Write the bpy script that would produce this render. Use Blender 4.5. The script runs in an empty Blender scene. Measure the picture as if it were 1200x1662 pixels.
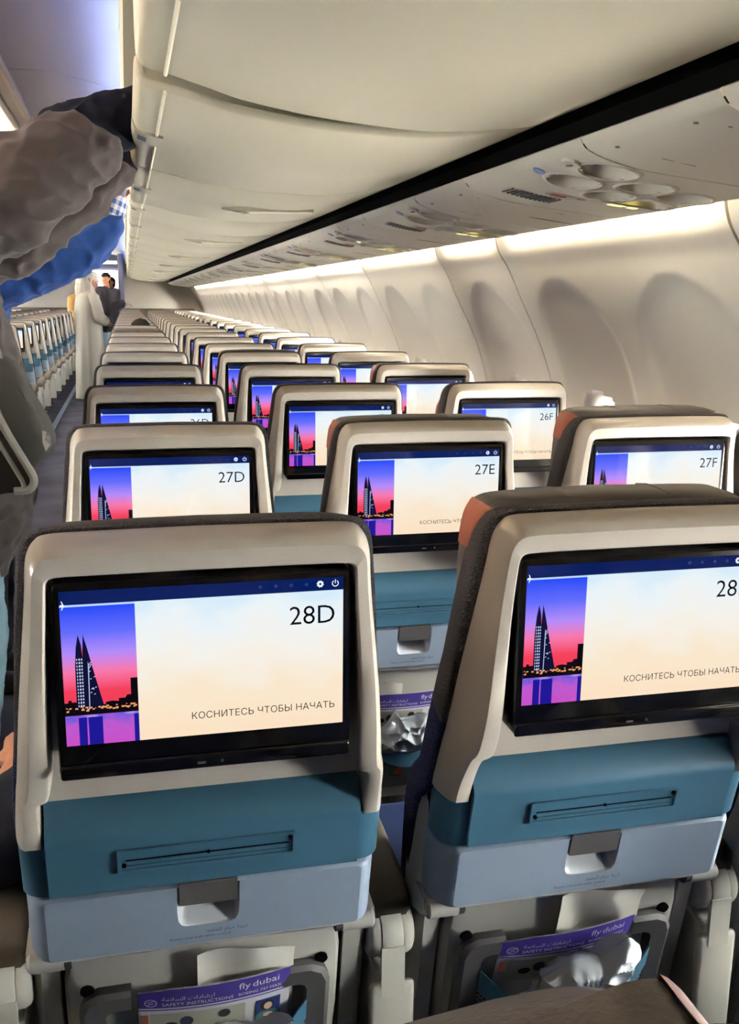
import bpy, bmesh, math, random
from mathutils import Vector, Matrix, noise
rnd = random.Random(7)
SC = bpy.context.scene
COL = SC.collection

# ------------------------------------------------------------------ camera, world, light, exposure
CAM = (0.4575, -0.913, 1.327)
YAW, PIT, ROLL, FPX = .2392, -.2116, .0115, 1600.0
f = Vector((math.sin(YAW)*math.cos(PIT), math.cos(YAW)*math.cos(PIT), math.sin(PIT)))
r0 = Vector((math.cos(YAW), -math.sin(YAW), 0)); u0 = r0.cross(f)
r1 = r0*math.cos(ROLL)+u0*math.sin(ROLL); u1 = -r0*math.sin(ROLL)+u0*math.cos(ROLL)
cd = bpy.data.cameras.new('camera'); cam = bpy.data.objects.new('camera', cd); COL.objects.link(cam)
cam.matrix_world = Matrix(((r1.x, u1.x, -f.x, CAM[0]), (r1.y, u1.y, -f.y, CAM[1]), (r1.z, u1.z, -f.z, CAM[2]), (0, 0, 0, 1)))
cd.sensor_fit = 'HORIZONTAL'; cd.sensor_width = 36.0; cd.lens = 36.0*FPX/1200.0
cd.clip_start = 0.02; cd.clip_end = 200
SC.camera = cam
SC.view_settings.view_transform = 'Standard'; SC.view_settings.look = 'None'
SC.view_settings.exposure = 1.32; SC.view_settings.gamma = 1.0; SC.view_settings.use_curve_mapping = False
SC.cycles.use_denoising = True
SC.cycles.max_bounces = 10; SC.cycles.diffuse_bounces = 6; SC.cycles.caustics_reflective = False; SC.cycles.caustics_refractive = False
SC.cycles.sample_clamp_indirect = 6.0

SKY = 80.0            # daylight outside the windows
WASH = 30.0           # warm strip lamps along the top of the side walls
COVE = 6.0           # blue strip lamps above the bins
WARM = 45.0           # warm fill strips added in the left ceiling cove
SCREEN = .40
w = bpy.data.worlds.new('daylight'); SC.world = w; w.use_nodes = True
bgn = w.node_tree.nodes['Background']; bgn.inputs[0].default_value = (1.0, .945, .85, 1); bgn.inputs[1].default_value = SKY

# ------------------------------------------------------------------ materials
def mat(name, col, rough=.5, metal=0., spec=.5, coat=0., bump=0., bscale=200., emis=None, estr=0., var=0., vscale=5., sheen=0., alpha=None):
    m = bpy.data.materials.new(name); m.use_nodes = True; nt = m.node_tree
    b = nt.nodes['Principled BSDF']
    b.inputs['Base Color'].default_value = (*col, 1); b.inputs['Roughness'].default_value = rough
    b.inputs['Metallic'].default_value = metal; b.inputs['Specular IOR Level'].default_value = spec
    b.inputs['Coat Weight'].default_value = coat; b.inputs['Sheen Weight'].default_value = sheen
    if emis: b.inputs['Emission Color'].default_value = (*emis, 1); b.inputs['Emission Strength'].default_value = estr
    tc = nt.nodes.new('ShaderNodeTexCoord')
    if bump:
        n = nt.nodes.new('ShaderNodeTexNoise'); n.inputs['Scale'].default_value = bscale; n.inputs['Detail'].default_value = 3
        nt.links.new(tc.outputs['Object'], n.inputs['Vector'])
        bp = nt.nodes.new('ShaderNodeBump'); bp.inputs['Strength'].default_value = bump; bp.inputs['Distance'].default_value = .002
        nt.links.new(n.outputs['Fac'], bp.inputs['Height']); nt.links.new(bp.outputs['Normal'], b.inputs['Normal'])
    if var:
        n = nt.nodes.new('ShaderNodeTexNoise'); n.inputs['Scale'].default_value = vscale; n.inputs['Detail'].default_value = 4
        nt.links.new(tc.outputs['Object'], n.inputs['Vector'])
        r = nt.nodes.new('ShaderNodeValToRGB')
        r.color_ramp.elements[0].position = .3; r.color_ramp.elements[1].position = .7
        r.color_ramp.elements[0].color = (*[max(0, c*(1-var)) for c in col], 1); r.color_ramp.elements[1].color = (*[min(1, c*(1+var)) for c in col], 1)
        nt.links.new(n.outputs['Fac'], r.inputs['Fac']); nt.links.new(r.outputs['Color'], b.inputs['Base Color'])
    return m

def ramp_mat(name, axis, stops, estr=1.0, gloss=.05, nvar=0., base=(.0, .0, .0)):
    """screen picture: emission colour runs along one UV axis"""
    m = bpy.data.materials.new(name); m.use_nodes = True; nt = m.node_tree; b = nt.nodes['Principled BSDF']
    b.inputs['Base Color'].default_value = (*base, 1); b.inputs['Roughness'].default_value = gloss
    b.inputs['Specular IOR Level'].default_value = .6
    tc = nt.nodes.new('ShaderNodeTexCoord'); sp = nt.nodes.new('ShaderNodeSeparateXYZ'); nt.links.new(tc.outputs['UV'], sp.inputs[0])
    r = nt.nodes.new('ShaderNodeValToRGB'); el = r.color_ramp.elements
    while len(el) < len(stops): el.new(.5)
    for e, (p, c) in zip(el, stops): e.position = p; e.color = (*c, 1)
    src = sp.outputs[axis]
    if nvar:
        n = nt.nodes.new('ShaderNodeTexNoise'); n.inputs['Scale'].default_value = 4; nt.links.new(tc.outputs['UV'], n.inputs['Vector'])
        ma = nt.nodes.new('ShaderNodeMath'); ma.operation = 'MULTIPLY_ADD'; ma.inputs[1].default_value = nvar
        nt.links.new(n.outputs['Fac'], ma.inputs[0]); nt.links.new(src, ma.inputs[2])
        mb = nt.nodes.new('ShaderNodeMath'); mb.operation = 'SUBTRACT'; mb.inputs[1].default_value = nvar*.5; nt.links.new(ma.outputs[0], mb.inputs[0]); src = mb.outputs[0]
    nt.links.new(src, r.inputs['Fac']); nt.links.new(r.outputs['Color'], b.inputs['Emission Color'])
    b.inputs['Emission Strength'].default_value = estr*SCREEN
    return m

def srgb(r, g, b):
    c = lambda v: (v/255/12.92) if v/255 <= .04045 else ((v/255+.055)/1.055)**2.4
    return (c(r), c(g), c(b))

M = {}
M['shell'] = mat('cream_plastic', srgb(206, 198, 187), .34, coat=.15)
M['shell_grey'] = mat('pale_grey_plastic', srgb(196, 195, 188), .42)
M['teal'] = mat('teal_plastic', srgb(64, 108, 134), .42)
M['tray'] = mat('blue_grey_plastic', srgb(147, 165, 187), .5, bump=.08, bscale=900)
M['dkgrey'] = mat('dark_grey_plastic', srgb(84, 84, 86), .5)
M['latch'] = mat('grey_latch', srgb(112, 110, 108), .3, metal=.35)
M['black'] = mat('black_gloss', (.004, .004, .005), .12, spec=.6)
M['blackm'] = mat('black_matte', (.004, .004, .004), .9, spec=.05)
M['bright'] = mat('recess_plastic', srgb(205, 212, 222), .35)  # latch recess highlight put into a paler colour than the tray
M['bin'] = mat('bin_cream', srgb(192, 185, 164), .38, var=.02, vscale=3)
M['binlip'] = mat('bin_lip_cream', srgb(194, 187, 170), .4)
M['seam'] = mat('bin_seam_trim', srgb(240, 232, 208), .4)
M['wallp'] = mat('sidewall_cream', srgb(214, 207, 195), .45, var=.015, vscale=2)
M['psu'] = mat('service_panel_cream', srgb(208, 202, 188), .4)
M['psu_line'] = mat('service_panel_groove', srgb(120, 116, 108), .6)
M['ceil'] = mat('ceiling_white', srgb(220, 212, 204), .55)
M['leather'] = mat('dark_leather', srgb(82, 77, 74), .42, bump=.25, bscale=350)
M['orange'] = mat('rust_leather', srgb(150, 78, 50), .45, bump=.2, bscale=350)
M['navy'] = mat('navy_leather', srgb(44, 62, 108), .5, bump=.2, bscale=300)
M['carpet'] = mat('carpet', srgb(70, 72, 86), .95, spec=.1, bump=.8, bscale=600, var=.35, vscale=3)
M['white'] = mat('white_print', srgb(240, 240, 238), .5)
M['pod_white'] = mat('armrest_white', srgb(214, 213, 204), .36)
M['armpad'] = mat('armrest_pad', srgb(92, 86, 76), .6)
M['metal'] = mat('satin_metal', srgb(170, 172, 176), .3, metal=.9)
M['strap'] = mat('orange_strap', srgb(206, 104, 48), .7)
M['purple'] = mat('card_purple', srgb(76, 62, 160), .45)
M['cardwhite'] = mat('card_white', srgb(232, 232, 236), .45)
M['paper'] = mat('paper_white', srgb(238, 236, 228), .7, bump=.2, bscale=30)
M['skin'] = mat('skin', srgb(214, 150, 118), .5, spec=.3)
M['skin_tan'] = mat('skin_tan', srgb(160, 108, 82), .5, spec=.3)
M['skin_pink'] = mat('skin_pink', srgb(222, 158, 148), .5, spec=.3)
M['hair'] = mat('dark_hair', srgb(22, 19, 18), .85, spec=.1, bump=.5, bscale=120)
M['hair_grey'] = mat('grey_hair', srgb(176, 172, 168), .6, bump=.5, bscale=120)
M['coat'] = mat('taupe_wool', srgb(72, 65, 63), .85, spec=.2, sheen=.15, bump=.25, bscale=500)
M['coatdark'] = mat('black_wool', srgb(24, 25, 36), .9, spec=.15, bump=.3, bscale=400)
M['bluecloth'] = mat('blue_cloth', srgb(34, 72, 140), .75, spec=.2, sheen=.1, bump=.3, bscale=500)
M['jeans'] = mat('pale_denim', srgb(120, 150, 165), .85, spec=.15, bump=.3, bscale=600)
M['bag'] = mat('bag_charcoal', srgb(66, 66, 62), .6, bump=.3, bscale=500)
M['bagblack'] = mat('bag_black', srgb(22, 22, 22), .45)
M['ziptrim'] = mat('bag_grey_trim', srgb(150, 148, 140), .4)
M['robe'] = mat('grey_robe', srgb(176, 174, 166), .85, spec=.15, bump=.2, bscale=300)
M['scarf'] = mat('pale_scarf', srgb(214, 210, 200), .85, spec=.1)
M['darktop'] = mat('charcoal_top', srgb(34, 33, 39), .85, spec=.1)
M['trousers'] = mat('dark_trousers', srgb(40, 42, 50), .85, spec=.1)
M['mustard'] = mat('mustard_cloth', srgb(190, 150, 90), .8)
M['shoe'] = mat('shoe_black', srgb(24, 24, 24), .5)
M['lampw'] = mat('wash_lamp', (1, 1, 1), .5, emis=(1.0, .87, .66), estr=WASH)
M['lampb'] = mat('cove_lamp', (1, 1, 1), .5, emis=(.05, .24, 1.0), estr=COVE)
M['lampc'] = mat('warm_lamp', (1, 1, 1), .5, emis=(1.0, .86, .70), estr=WARM)  # unseen fill added to brighten ceiling and fascia
M['lampd'] = mat('warm_lamp_forward', (1, 1, 1), .5, emis=(1.0, .92, .80), estr=WARM*5)  # stronger copy of the added fill, lifts the far cabin
M['lampf'] = mat('wash_lamp_forward', (1, 1, 1), .5, emis=(1.0, .92, .78), estr=WASH*2.6)
M['galley'] = mat('galley_lamp', (1, 1, 1), .5, emis=(1.0, .97, .9), estr=4.0)
M['pillar'] = mat('blue_grey_panel', srgb(112, 116, 140), .5)
M['brown'] = mat('bulkhead_band', srgb(96, 88, 80), .6)
M['sign'] = mat('lit_sign', (.2, .2, .1), .4, emis=(1.0, .85, .25), estr=.7)
M['bluebtn'] = mat('call_button', srgb(90, 120, 190), .3)
M['redmark'] = mat('red_mark', srgb(190, 50, 40), .4)
M['print'] = mat('grey_print', srgb(96, 104, 120), .6)
M['printlite'] = mat('placard_print', srgb(70, 80, 98), .6)
M['txt'] = mat('screen_dark_text', (.012, .013, .02), .15)
M['icon'] = mat('screen_white_icon', (0, 0, 0), .15, emis=(.9, .95, 1), estr=SCREEN)
M['icon_dim'] = mat('screen_dim_icon', (0, 0, 0), .15, emis=srgb(40, 66, 130), estr=SCREEN)
M['navybar'] = mat('screen_navy_bar', (0, 0, 0), .1, spec=.6, emis=srgb(8, 30, 92), estr=SCREEN)
M['towerm'] = mat('screen_tower_dark', (0, 0, 0), .1, emis=srgb(16, 18, 52), estr=SCREEN)
M['citylights'] = mat('screen_city_lights', (0, 0, 0), .1, emis=srgb(236, 160, 100), estr=SCREEN)
M['landline'] = mat('screen_land_dark', (0, 0, 0), .1, emis=srgb(14, 8, 16), estr=SCREEN)
M['whiteline'] = mat('screen_white_line', (0, 0, 0), .1, emis=srgb(190, 215, 255), estr=SCREEN)
M['reflblue'] = mat('screen_water_blue', (0, 0, 0), .1, emis=srgb(30, 24, 150), estr=SCREEN)
M['winlit'] = mat('screen_window_lights', (0, 0, 0), .1, emis=srgb(196, 208, 245), estr=SCREEN)
M['cream'] = ramp_mat('screen_cream', 1, [(0., srgb(252, 226, 196)), (.3, srgb(250, 232, 206)), (.6, srgb(246, 242, 234)), (.85, srgb(236, 244, 248)), (1., srgb(214, 236, 250))], nvar=.5)
M['dusk'] = ramp_mat('screen_dusk', 1, [(0., srgb(240, 60, 84)), (.18, srgb(244, 66, 92)), (.36, srgb(248, 120, 170)), (.55, srgb(176, 140, 250)), (.75, srgb(100, 110, 252)), (1., srgb(34, 74, 248))])
M['water'] = ramp_mat('screen_water', 1, [(0., srgb(200, 80, 200)), (.5, srgb(190, 90, 205)), (.8, srgb(110, 90, 220)), (1., srgb(200, 160, 230))], nvar=.8)

# fabric with pale dots that turns navy towards the seat
def fabric_mat():
    m = bpy.data.materials.new('seat_fabric'); m.use_nodes = True; nt = m.node_tree; b = nt.nodes['Principled BSDF']
    b.inputs['Roughness'].default_value = .9; b.inputs['Specular IOR Level'].default_value = .15
    tc = nt.nodes.new('ShaderNodeTexCoord'); v = nt.nodes.new('ShaderNodeTexVoronoi'); v.inputs['Scale'].default_value = 380
    nt.links.new(tc.outputs['Object'], v.inputs['Vector'])
    lt = nt.nodes.new('ShaderNodeMath'); lt.operation = 'LESS_THAN'; lt.inputs[1].default_value = .24; nt.links.new(v.outputs['Distance'], lt.inputs[0])
    sp = nt.nodes.new('ShaderNodeSeparateXYZ'); nt.links.new(tc.outputs['Object'], sp.inputs[0])
    gt = nt.nodes.new('ShaderNodeMath'); gt.operation = 'GREATER_THAN'; gt.inputs[1].default_value = .86; nt.links.new(sp.outputs['Z'], gt.inputs[0])
    m1 = nt.nodes.new('ShaderNodeMix'); m1.data_type = 'RGBA'; m1.inputs['A'].default_value = (*srgb(30, 38, 74), 1); m1.inputs['B'].default_value = (*srgb(68, 66, 70), 1)
    nt.links.new(gt.outputs[0], m1.inputs['Factor'])
    m2 = nt.nodes.new('ShaderNodeMix'); m2.data_type = 'RGBA'; m2.inputs['B'].default_value = (*srgb(98, 96, 100), 1)
    nt.links.new(lt.outputs[0], m2.inputs['Factor']); nt.links.new(m1.outputs['Result'], m2.inputs['A']); nt.links.new(m2.outputs['Result'], b.inputs['Base Color'])
    bp = nt.nodes.new('ShaderNodeBump'); bp.inputs['Strength'].default_value = .6; bp.inputs['Distance'].default_value = .003
    nt.links.new(v.outputs['Distance'], bp.inputs['Height']); nt.links.new(bp.outputs['Normal'], b.inputs['Normal'])
    return m
M['fabric'] = fabric_mat()

def net_mat():
    m = bpy.data.materials.new('pocket_net'); m.use_nodes = True; nt = m.node_tree; b = nt.nodes['Principled BSDF']; b.inputs['Roughness'].default_value = .8
    tc = nt.nodes.new('ShaderNodeTexCoord'); outs = []
    for rot in (.785, -.785):
        mp = nt.nodes.new('ShaderNodeMapping'); mp.inputs['Rotation'].default_value = (0, rot, 0); nt.links.new(tc.outputs['Object'], mp.inputs[0])
        wv = nt.nodes.new('ShaderNodeTexWave'); wv.inputs['Scale'].default_value = 55; wv.bands_direction = 'X'; nt.links.new(mp.outputs[0], wv.inputs[0])
        g = nt.nodes.new('ShaderNodeMath'); g.operation = 'GREATER_THAN'; g.inputs[1].default_value = .8; nt.links.new(wv.outputs['Fac'], g.inputs[0]); outs.append(g)
    mx = nt.nodes.new('ShaderNodeMath'); mx.operation = 'MAXIMUM'; nt.links.new(outs[0].outputs[0], mx.inputs[0]); nt.links.new(outs[1].outputs[0], mx.inputs[1])
    mc = nt.nodes.new('ShaderNodeMix'); mc.data_type = 'RGBA'; mc.inputs['A'].default_value = (*srgb(34, 38, 42), 1); mc.inputs['B'].default_value = (*srgb(128, 138, 142), 1)
    nt.links.new(mx.outputs[0], mc.inputs['Factor']); nt.links.new(mc.outputs['Result'], b.inputs['Base Color'])
    return m
M['net'] = net_mat()

def plaid_mat():
    m = bpy.data.materials.new('blue_check_cotton'); m.use_nodes = True; nt = m.node_tree; b = nt.nodes['Principled BSDF']; b.inputs['Roughness'].default_value = .85
    tc = nt.nodes.new('ShaderNodeTexCoord'); sp = nt.nodes.new('ShaderNodeSeparateXYZ'); nt.links.new(tc.outputs['UV'], sp.inputs[0]); o = []
    for ax, sc in ((0, 7.0), (1, 2.5)):
        mu = nt.nodes.new('ShaderNodeMath'); mu.operation = 'MULTIPLY'; mu.inputs[1].default_value = sc; nt.links.new(sp.outputs[ax], mu.inputs[0])
        fr = nt.nodes.new('ShaderNodeMath'); fr.operation = 'FRACT'; nt.links.new(mu.outputs[0], fr.inputs[0])
        g = nt.nodes.new('ShaderNodeMath'); g.operation = 'GREATER_THAN'; g.inputs[1].default_value = .5; nt.links.new(fr.outputs[0], g.inputs[0]); o.append(g)
    ad = nt.nodes.new('ShaderNodeMath'); ad.operation = 'ADD'; nt.links.new(o[0].outputs[0], ad.inputs[0]); nt.links.new(o[1].outputs[0], ad.inputs[1])
    hf = nt.nodes.new('ShaderNodeMath'); hf.operation = 'MULTIPLY'; hf.inputs[1].default_value = .5; nt.links.new(ad.outputs[0], hf.inputs[0])
    mc = nt.nodes.new('ShaderNodeMix'); mc.data_type = 'RGBA'; mc.inputs['A'].default_value = (*srgb(235, 235, 238), 1); mc.inputs['B'].default_value = (*srgb(70, 100, 170), 1)
    nt.links.new(hf.outputs[0], mc.inputs['Factor']); nt.links.new(mc.outputs['Result'], b.inputs['Base Color'])
    return m
M['plaid'] = plaid_mat()

def glass_mat():
    m = bpy.data.materials.new('window_glass'); m.use_nodes = True; nt = m.node_tree; nt.nodes.remove(nt.nodes['Principled BSDF'])
    t = nt.nodes.new('ShaderNodeBsdfTransparent'); t.inputs[0].default_value = (.95, .97, .98, 1); g = nt.nodes.new('ShaderNodeBsdfGlossy'); g.inputs['Roughness'].default_value = .02
    fr = nt.nodes.new('ShaderNodeFresnel'); mx = nt.nodes.new('ShaderNodeMixShader')
    nt.links.new(fr.outputs[0], mx.inputs[0]); nt.links.new(t.outputs[0], mx.inputs[1]); nt.links.new(g.outputs[0], mx.inputs[2])
    nt.links.new(mx.outputs[0], nt.nodes['Material Output'].inputs[0]); return m
M['glass'] = glass_mat()

# ------------------------------------------------------------------ mesh helpers
def link(name, me, parent=None, loc=None):
    o = bpy.data.objects.new(name, me); COL.objects.link(o)
    if parent is not None: o.parent = parent
    if loc is not None: o.location = loc
    return o
def finish(me, ang=35):
    for p in me.polygons: p.use_smooth = True
    me.set_sharp_from_angle(angle=math.radians(ang))
def mk(name, V, F, mats, parent=None, fm=None, ang=35, uv=None, fix=True):
    me = bpy.data.meshes.new(name)
    me.from_pydata([tuple(v) for v in V], [], F)
    if not isinstance(mats, (list, tuple)): mats = [mats]
    for m in mats: me.materials.append(m)
    if fm: me.polygons.foreach_set('material_index', fm)
    if uv is not None:
        l = me.uv_layers.new(name='UVMap')
        for p in me.polygons:
            for li in p.loop_indices: l.data[li].uv = uv[me.loops[li].vertex_index]
    if fix:
        bm = bmesh.new(); bm.from_mesh(me); bmesh.ops.recalc_face_normals(bm, faces=bm.faces[:]); bm.to_mesh(me); bm.free()
    finish(me, ang)
    return link(name, me, parent)
class G:
    """vertex / face collector"""
    def __init__(s): s.V = []; s.F = []; s.m = []
    def v(s, p): s.V.append(tuple(p)); return len(s.V)-1
    def loops(s, loops, closed=True, cap0=False, cap1=False, mi=0):
        idx = [[s.v(p) for p in L] for L in loops]; n = len(loops[0])
        for a, b in zip(idx[:-1], idx[1:]):
            for i in range(n if closed else n-1):
                j = (i+1) % n; s.F.append((a[i], a[j], b[j], b[i])); s.m.append(mi)
        if cap0: s.F.append(tuple(reversed(idx[0]))); s.m.append(mi)
        if cap1: s.F.append(tuple(idx[-1])); s.m.append(mi)
        return idx
    def poly(s, pts, mi=0): s.F.append(tuple(s.v(p) for p in pts)); s.m.append(mi)
    def box(s, x0, x1, y0, y1, z0, z1, b=0.0, mi=0):
        """box with all edges rounded by nested octagon loops"""
        if b <= 0:
            c = [(x0, y0), (x1, y0), (x1, y1), (x0, y1)]
            s.loops([[(x, y, z0) for x, y in c], [(x, y, z1) for x, y in c]], cap0=True, cap1=True, mi=mi); return
        L = []
        for k in range(5):
            a = k/4*math.pi/2; i = b*(1-math.sin(a)); L.append((i, z0+b*(1-math.cos(a))))
        L = L + [(i, z0+z1-z) for i, z in reversed(L)]
        s.loops([[(x, y, z) for x, y in rrect(x0+i, x1-i, y0+i, y1-i, max(b-i, .0004), 3)] for i, z in L], cap0=True, cap1=True, mi=mi)
    def tube(s, pts, rad, n=10, mi=0, cap=True):
        pts = [Vector(p) for p in pts]; L = []; up = None
        for i, p in enumerate(pts):
            d = (pts[min(i+1, len(pts)-1)]-pts[max(i-1, 0)]).normalized()
            if up is None: up = Vector((0, 0, 1)) if abs(d.z) < .9 else Vector((1, 0, 0))
            a = d.cross(up).normalized(); c = a.cross(d).normalized(); up = c
            r = rad[i] if isinstance(rad, (list, tuple)) else rad
            L.append([p+a*(r*math.cos(t*2*math.pi/n))+c*(r*math.sin(t*2*math.pi/n)) for t in range(n)])
        s.loops(L, cap0=cap, cap1=cap, mi=mi)
    def disc(s, c, nrm, r, n=16, mi=0, h=.002):
        c = Vector(c); nrm = Vector(nrm).normalized(); s.tube([c, c+nrm*h], r, n, mi)
    def mk(s, name, mats, parent=None, ang=35, sh=None, uv=None):
        V = [sh(*p) for p in s.V] if sh else s.V
        return mk(name, V, s.F, mats, parent, s.m, ang, uv)
def rrect(x0, x1, z0, z1, r, n=4, rr=None):
    """CCW rounded rectangle; rr = radii for corners (x1z0, x1z1, x0z1, x0z0)"""
    rr = rr or (r, r, r, r); out = []
    for (cx, cz, a0), q in zip(((x1-rr[0], z0+rr[0], -90), (x1-rr[1], z1-rr[1], 0), (x0+rr[2], z1-rr[2], 90), (x0+rr[3], z0+rr[3], 180)), rr):
        for k in range(n+1):
            a = math.radians(a0+90*k/n); out.append((cx+q*math.cos(a), cz+q*math.sin(a)))
    return out
def catmull(pts, sub):
    out = []; n = len(pts)
    for i in range(n-1):
        p0, p1, p2, p3 = (pts[max(i-1, 0)], pts[i], pts[i+1], pts[min(i+2, n-1)])
        for k in range(sub):
            t = k/sub
            out.append(tuple(.5*(2*b+(c-a)*t+(2*a-5*b+4*c-d)*t*t+(3*b-a-3*c+d)*t**3) for a, b, c, d in zip(p0, p1, p2, p3)))
    out.append(tuple(pts[-1])); return out
def holed(g, outer, inner, mi=0):
    """planar face between two loops (3D points), triangulated"""
    bm = bmesh.new(); es = []
    for L in (outer, inner):
        vs = [bm.verts.new(p) for p in L]; es += [bm.edges.new((vs[i], vs[(i+1) % len(vs)])) for i in range(len(vs))]
    bmesh.ops.triangle_fill(bm, use_beauty=True, use_dissolve=False, edges=es)
    bm.verts.index_update(); base = len(g.V); g.V += [tuple(v.co) for v in bm.verts]
    for fc in bm.faces: g.F.append(tuple(base+v.index for v in fc.verts)); g.m.append(mi)
    bm.free()
def empty(name, loc=(0, 0, 0), label=None, cat=None, group=None, rz=0):
    o = bpy.data.objects.new(name, None); COL.objects.link(o); o.location = loc; o.rotation_euler = (0, 0, rz); o.empty_display_size = .1
    return tag(o, label, cat, group)
def tag(o, label=None, cat=None, group=None, kind=None):
    if label: o['label'] = label
    if cat: o['category'] = cat
    if group: o['group'] = group
    if kind: o['kind'] = kind
    return o
KIDS = {}
def kids(o):
    return [c for c in bpy.data.objects if c.parent == o]
def snapshot(root):
    """child tree of a template, read once"""
    by = {}
    for c in bpy.data.objects:
        if c.parent: by.setdefault(c.parent, []).append(c)
    def rec(o): return [(c, rec(c)) for c in by.get(o, [])]
    return rec(root)
def base_name(o): return o.name.split('.')[0]
def copy_tree(root, tree, keep=None):
    r = root.copy(); COL.objects.link(r)
    def rec(src, par):
        for c, sub in src:
            if keep and base_name(c) not in keep: continue
            n = c.copy(); COL.objects.link(n); n.parent = par; rec(sub, n)
    rec(tree, r); return r
TXT = {}
def text(name, body, size, m, parent=None, loc=(0, 0, 0), mw=None, align='LEFT', res=3, extrude=0.0):
    key = (body, size, align, m.name)
    if key not in TXT:
        c = bpy.data.curves.new('txt', 'FONT'); c.body = body; c.size = size; c.align_x = align; c.resolution_u = res; c.extrude = extrude; c.offset = -.004*size if m.name.startswith('screen') else 0
        o = bpy.data.objects.new('txt', c); COL.objects.link(o); bpy.context.view_layer.update()
        me = bpy.data.meshes.new_from_object(o.evaluated_get(bpy.context.evaluated_depsgraph_get()))
        if 'Ь' in body or 'Ы' in body:               # this glyph crosses itself: fill its bowl by hand
            cu = o.to_curve(bpy.context.evaluated_depsgraph_get()).copy(); gg = G()
            for sp in [q for q in cu.splines if len(q.bezier_points) == 19]:
                b = [(Vector(q.handle_left), Vector(q.co), Vector(q.handle_right)) for q in sp.bezier_points]
                def arc(i0, i1):
                    out = [b[i0][1].copy()]
                    for i in range(i0, i1):
                        p0, p1, p2, p3 = b[i][1], b[i][2], b[i+1][0], b[i+1][1]
                        out += [p0*(1-t)**3+p1*3*t*(1-t)**2+p2*3*t*t*(1-t)+p3*t**3 for t in (.34, .67, 1.)]
                    return out
                st = b[11][1].x; out_ = [Vector((st, b[0][1].y, 0)), b[0][1]]+arc(1, 7)+[b[8][1], b[9][1], b[10][1]]
                hole = [b[11][1]]+arc(12, 17)+[Vector((st, b[17][1].y, 0))]
                holed(gg, out_, hole)
            for sp in [q for q in cu.splines if len(q.bezier_points) == 19]: cu.splines.remove(sp)
            oc = bpy.data.objects.new('txt', cu); COL.objects.link(oc); cu.dimensions = '2D'; cu.fill_mode = 'BOTH'; cu.resolution_u = res; bpy.context.view_layer.update()
            m2 = bpy.data.meshes.new_from_object(oc.evaluated_get(bpy.context.evaluated_depsgraph_get())); bpy.data.objects.remove(oc)
            gg.V += [tuple(v.co) for v in m2.vertices]; base = len(gg.V)-len(m2.vertices)
            gg.F += [tuple(base+i for i in p.vertices) for p in m2.polygons]
            me = bpy.data.meshes.new('t'); me.from_pydata(gg.V, [], gg.F)
        bpy.data.objects.remove(o); bpy.data.curves.remove(c); me.materials.clear(); me.materials.append(m); me.name = name; TXT[key] = me
    o = link(name, TXT[key], parent)
    o.matrix_local = mw if mw is not None else Matrix.Translation(loc) @ Matrix.Rotation(math.pi/2, 4, 'X')
    return o

# ------------------------------------------------------------------ the setting
Y0, Y1 = -4.2, 18.4
def sheet(name, prof, y0, y1, m, kind='structure', ny=1, thick=.012, ang=40):
    g = G(); n = len(prof)
    off = []
    for i in range(n):
        a = Vector(prof[max(i-1, 0)]); b = Vector(prof[min(i+1, n-1)]); d = (b-a).normalized(); off.append((prof[i][0]+d.y*thick, prof[i][1]-d.x*thick))
    loop = list(prof)+list(reversed(off))
    g.loops([[(x, y0+(y1-y0)*k/ny, z) for x, z in loop] for k in range(ny+1)], cap0=True, cap1=True)
    o = g.mk(name, m, ang=ang); tag(o, kind=kind); return o
def slab(name, x0, x1, y0, y1, z0, z1, m, kind='structure'):
    g = G(); g.box(x0, x1, y0, y1, z0, z1); o = g.mk(name, m); tag(o, kind=kind); return o
slab('floor', -1.95, 1.95, Y0, 21.5, -.05, 0, M['carpet'])
# ceiling vault with a centre rail
cp = catmull([(-1.66, 1.96), (-1.2, 2.06), (-.8, 2.085), (-.58, 2.10), (-.42, 2.17), (-.2, 2.215), (0, 2.22), (.2, 2.215), (.42, 2.17), (.58, 2.10), (.8, 2.085), (1.2, 2.06), (1.66, 1.96)], 4)
sheet('ceiling', cp, Y0, 21.5, M['ceil'], thick=-.02, ang=60)
g = G()
for a, b, z in ((-.085, -.06, 2.198), (-.055, -.005, 2.205), (0., .03, 2.196)): g.box(a, b, Y0, 18.3, z, 2.222, .004)
g.mk('trim_1', M['ceil']); tag(bpy.data.objects['trim_1'], kind='structure')
g = G()
for k in range(12):                                  # cross joints of the ceiling panels
    y = .55+1.5*k-3
    g.tube([(x, y, z-.001) for x, z in cp if abs(x) < .6], .0035, 6)
g.mk('trim_2', M['ceil']); tag(bpy.data.objects['trim_2'], kind='structure')

# side walls: moulded panels with arched recesses and window openings
WP = catmull([(1.60, 1.95), (1.605, 1.7), (1.62, 1.515), (1.667, 1.43), (1.715, 1.335), (1.765, 1.24), (1.80, 1.165), (1.828, 1.09), (1.843, 1.03), (1.855, .95), (1.86, .85), (1.855, .65), (1.83, .4), (1.79, .2), (1.74, 0.0)], 6)
def wall_x(z):
    for (x0, z0), (x1, z1) in zip(WP[:-1], WP[1:]):
        if z1 <= z <= z0: return x1+(x0-x1)*(z-z1)/(z0-z1) if z0 > z1 else x0
    return WP[-1][0] if z < 0 else WP[0][0]
WINY = [1.22+.64*k for k in range(-8, 28)]
SEAMS = [2.18, 2.83]+[2.83+1.28*k for k in range(1, 13)]+[.90-1.28*k for k in range(0, 4)]
WZ, WHY, WHZ = .885, .125, .155
def sstep(t): t = max(0., min(1., t)); return t*t*(3-2*t)
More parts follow.
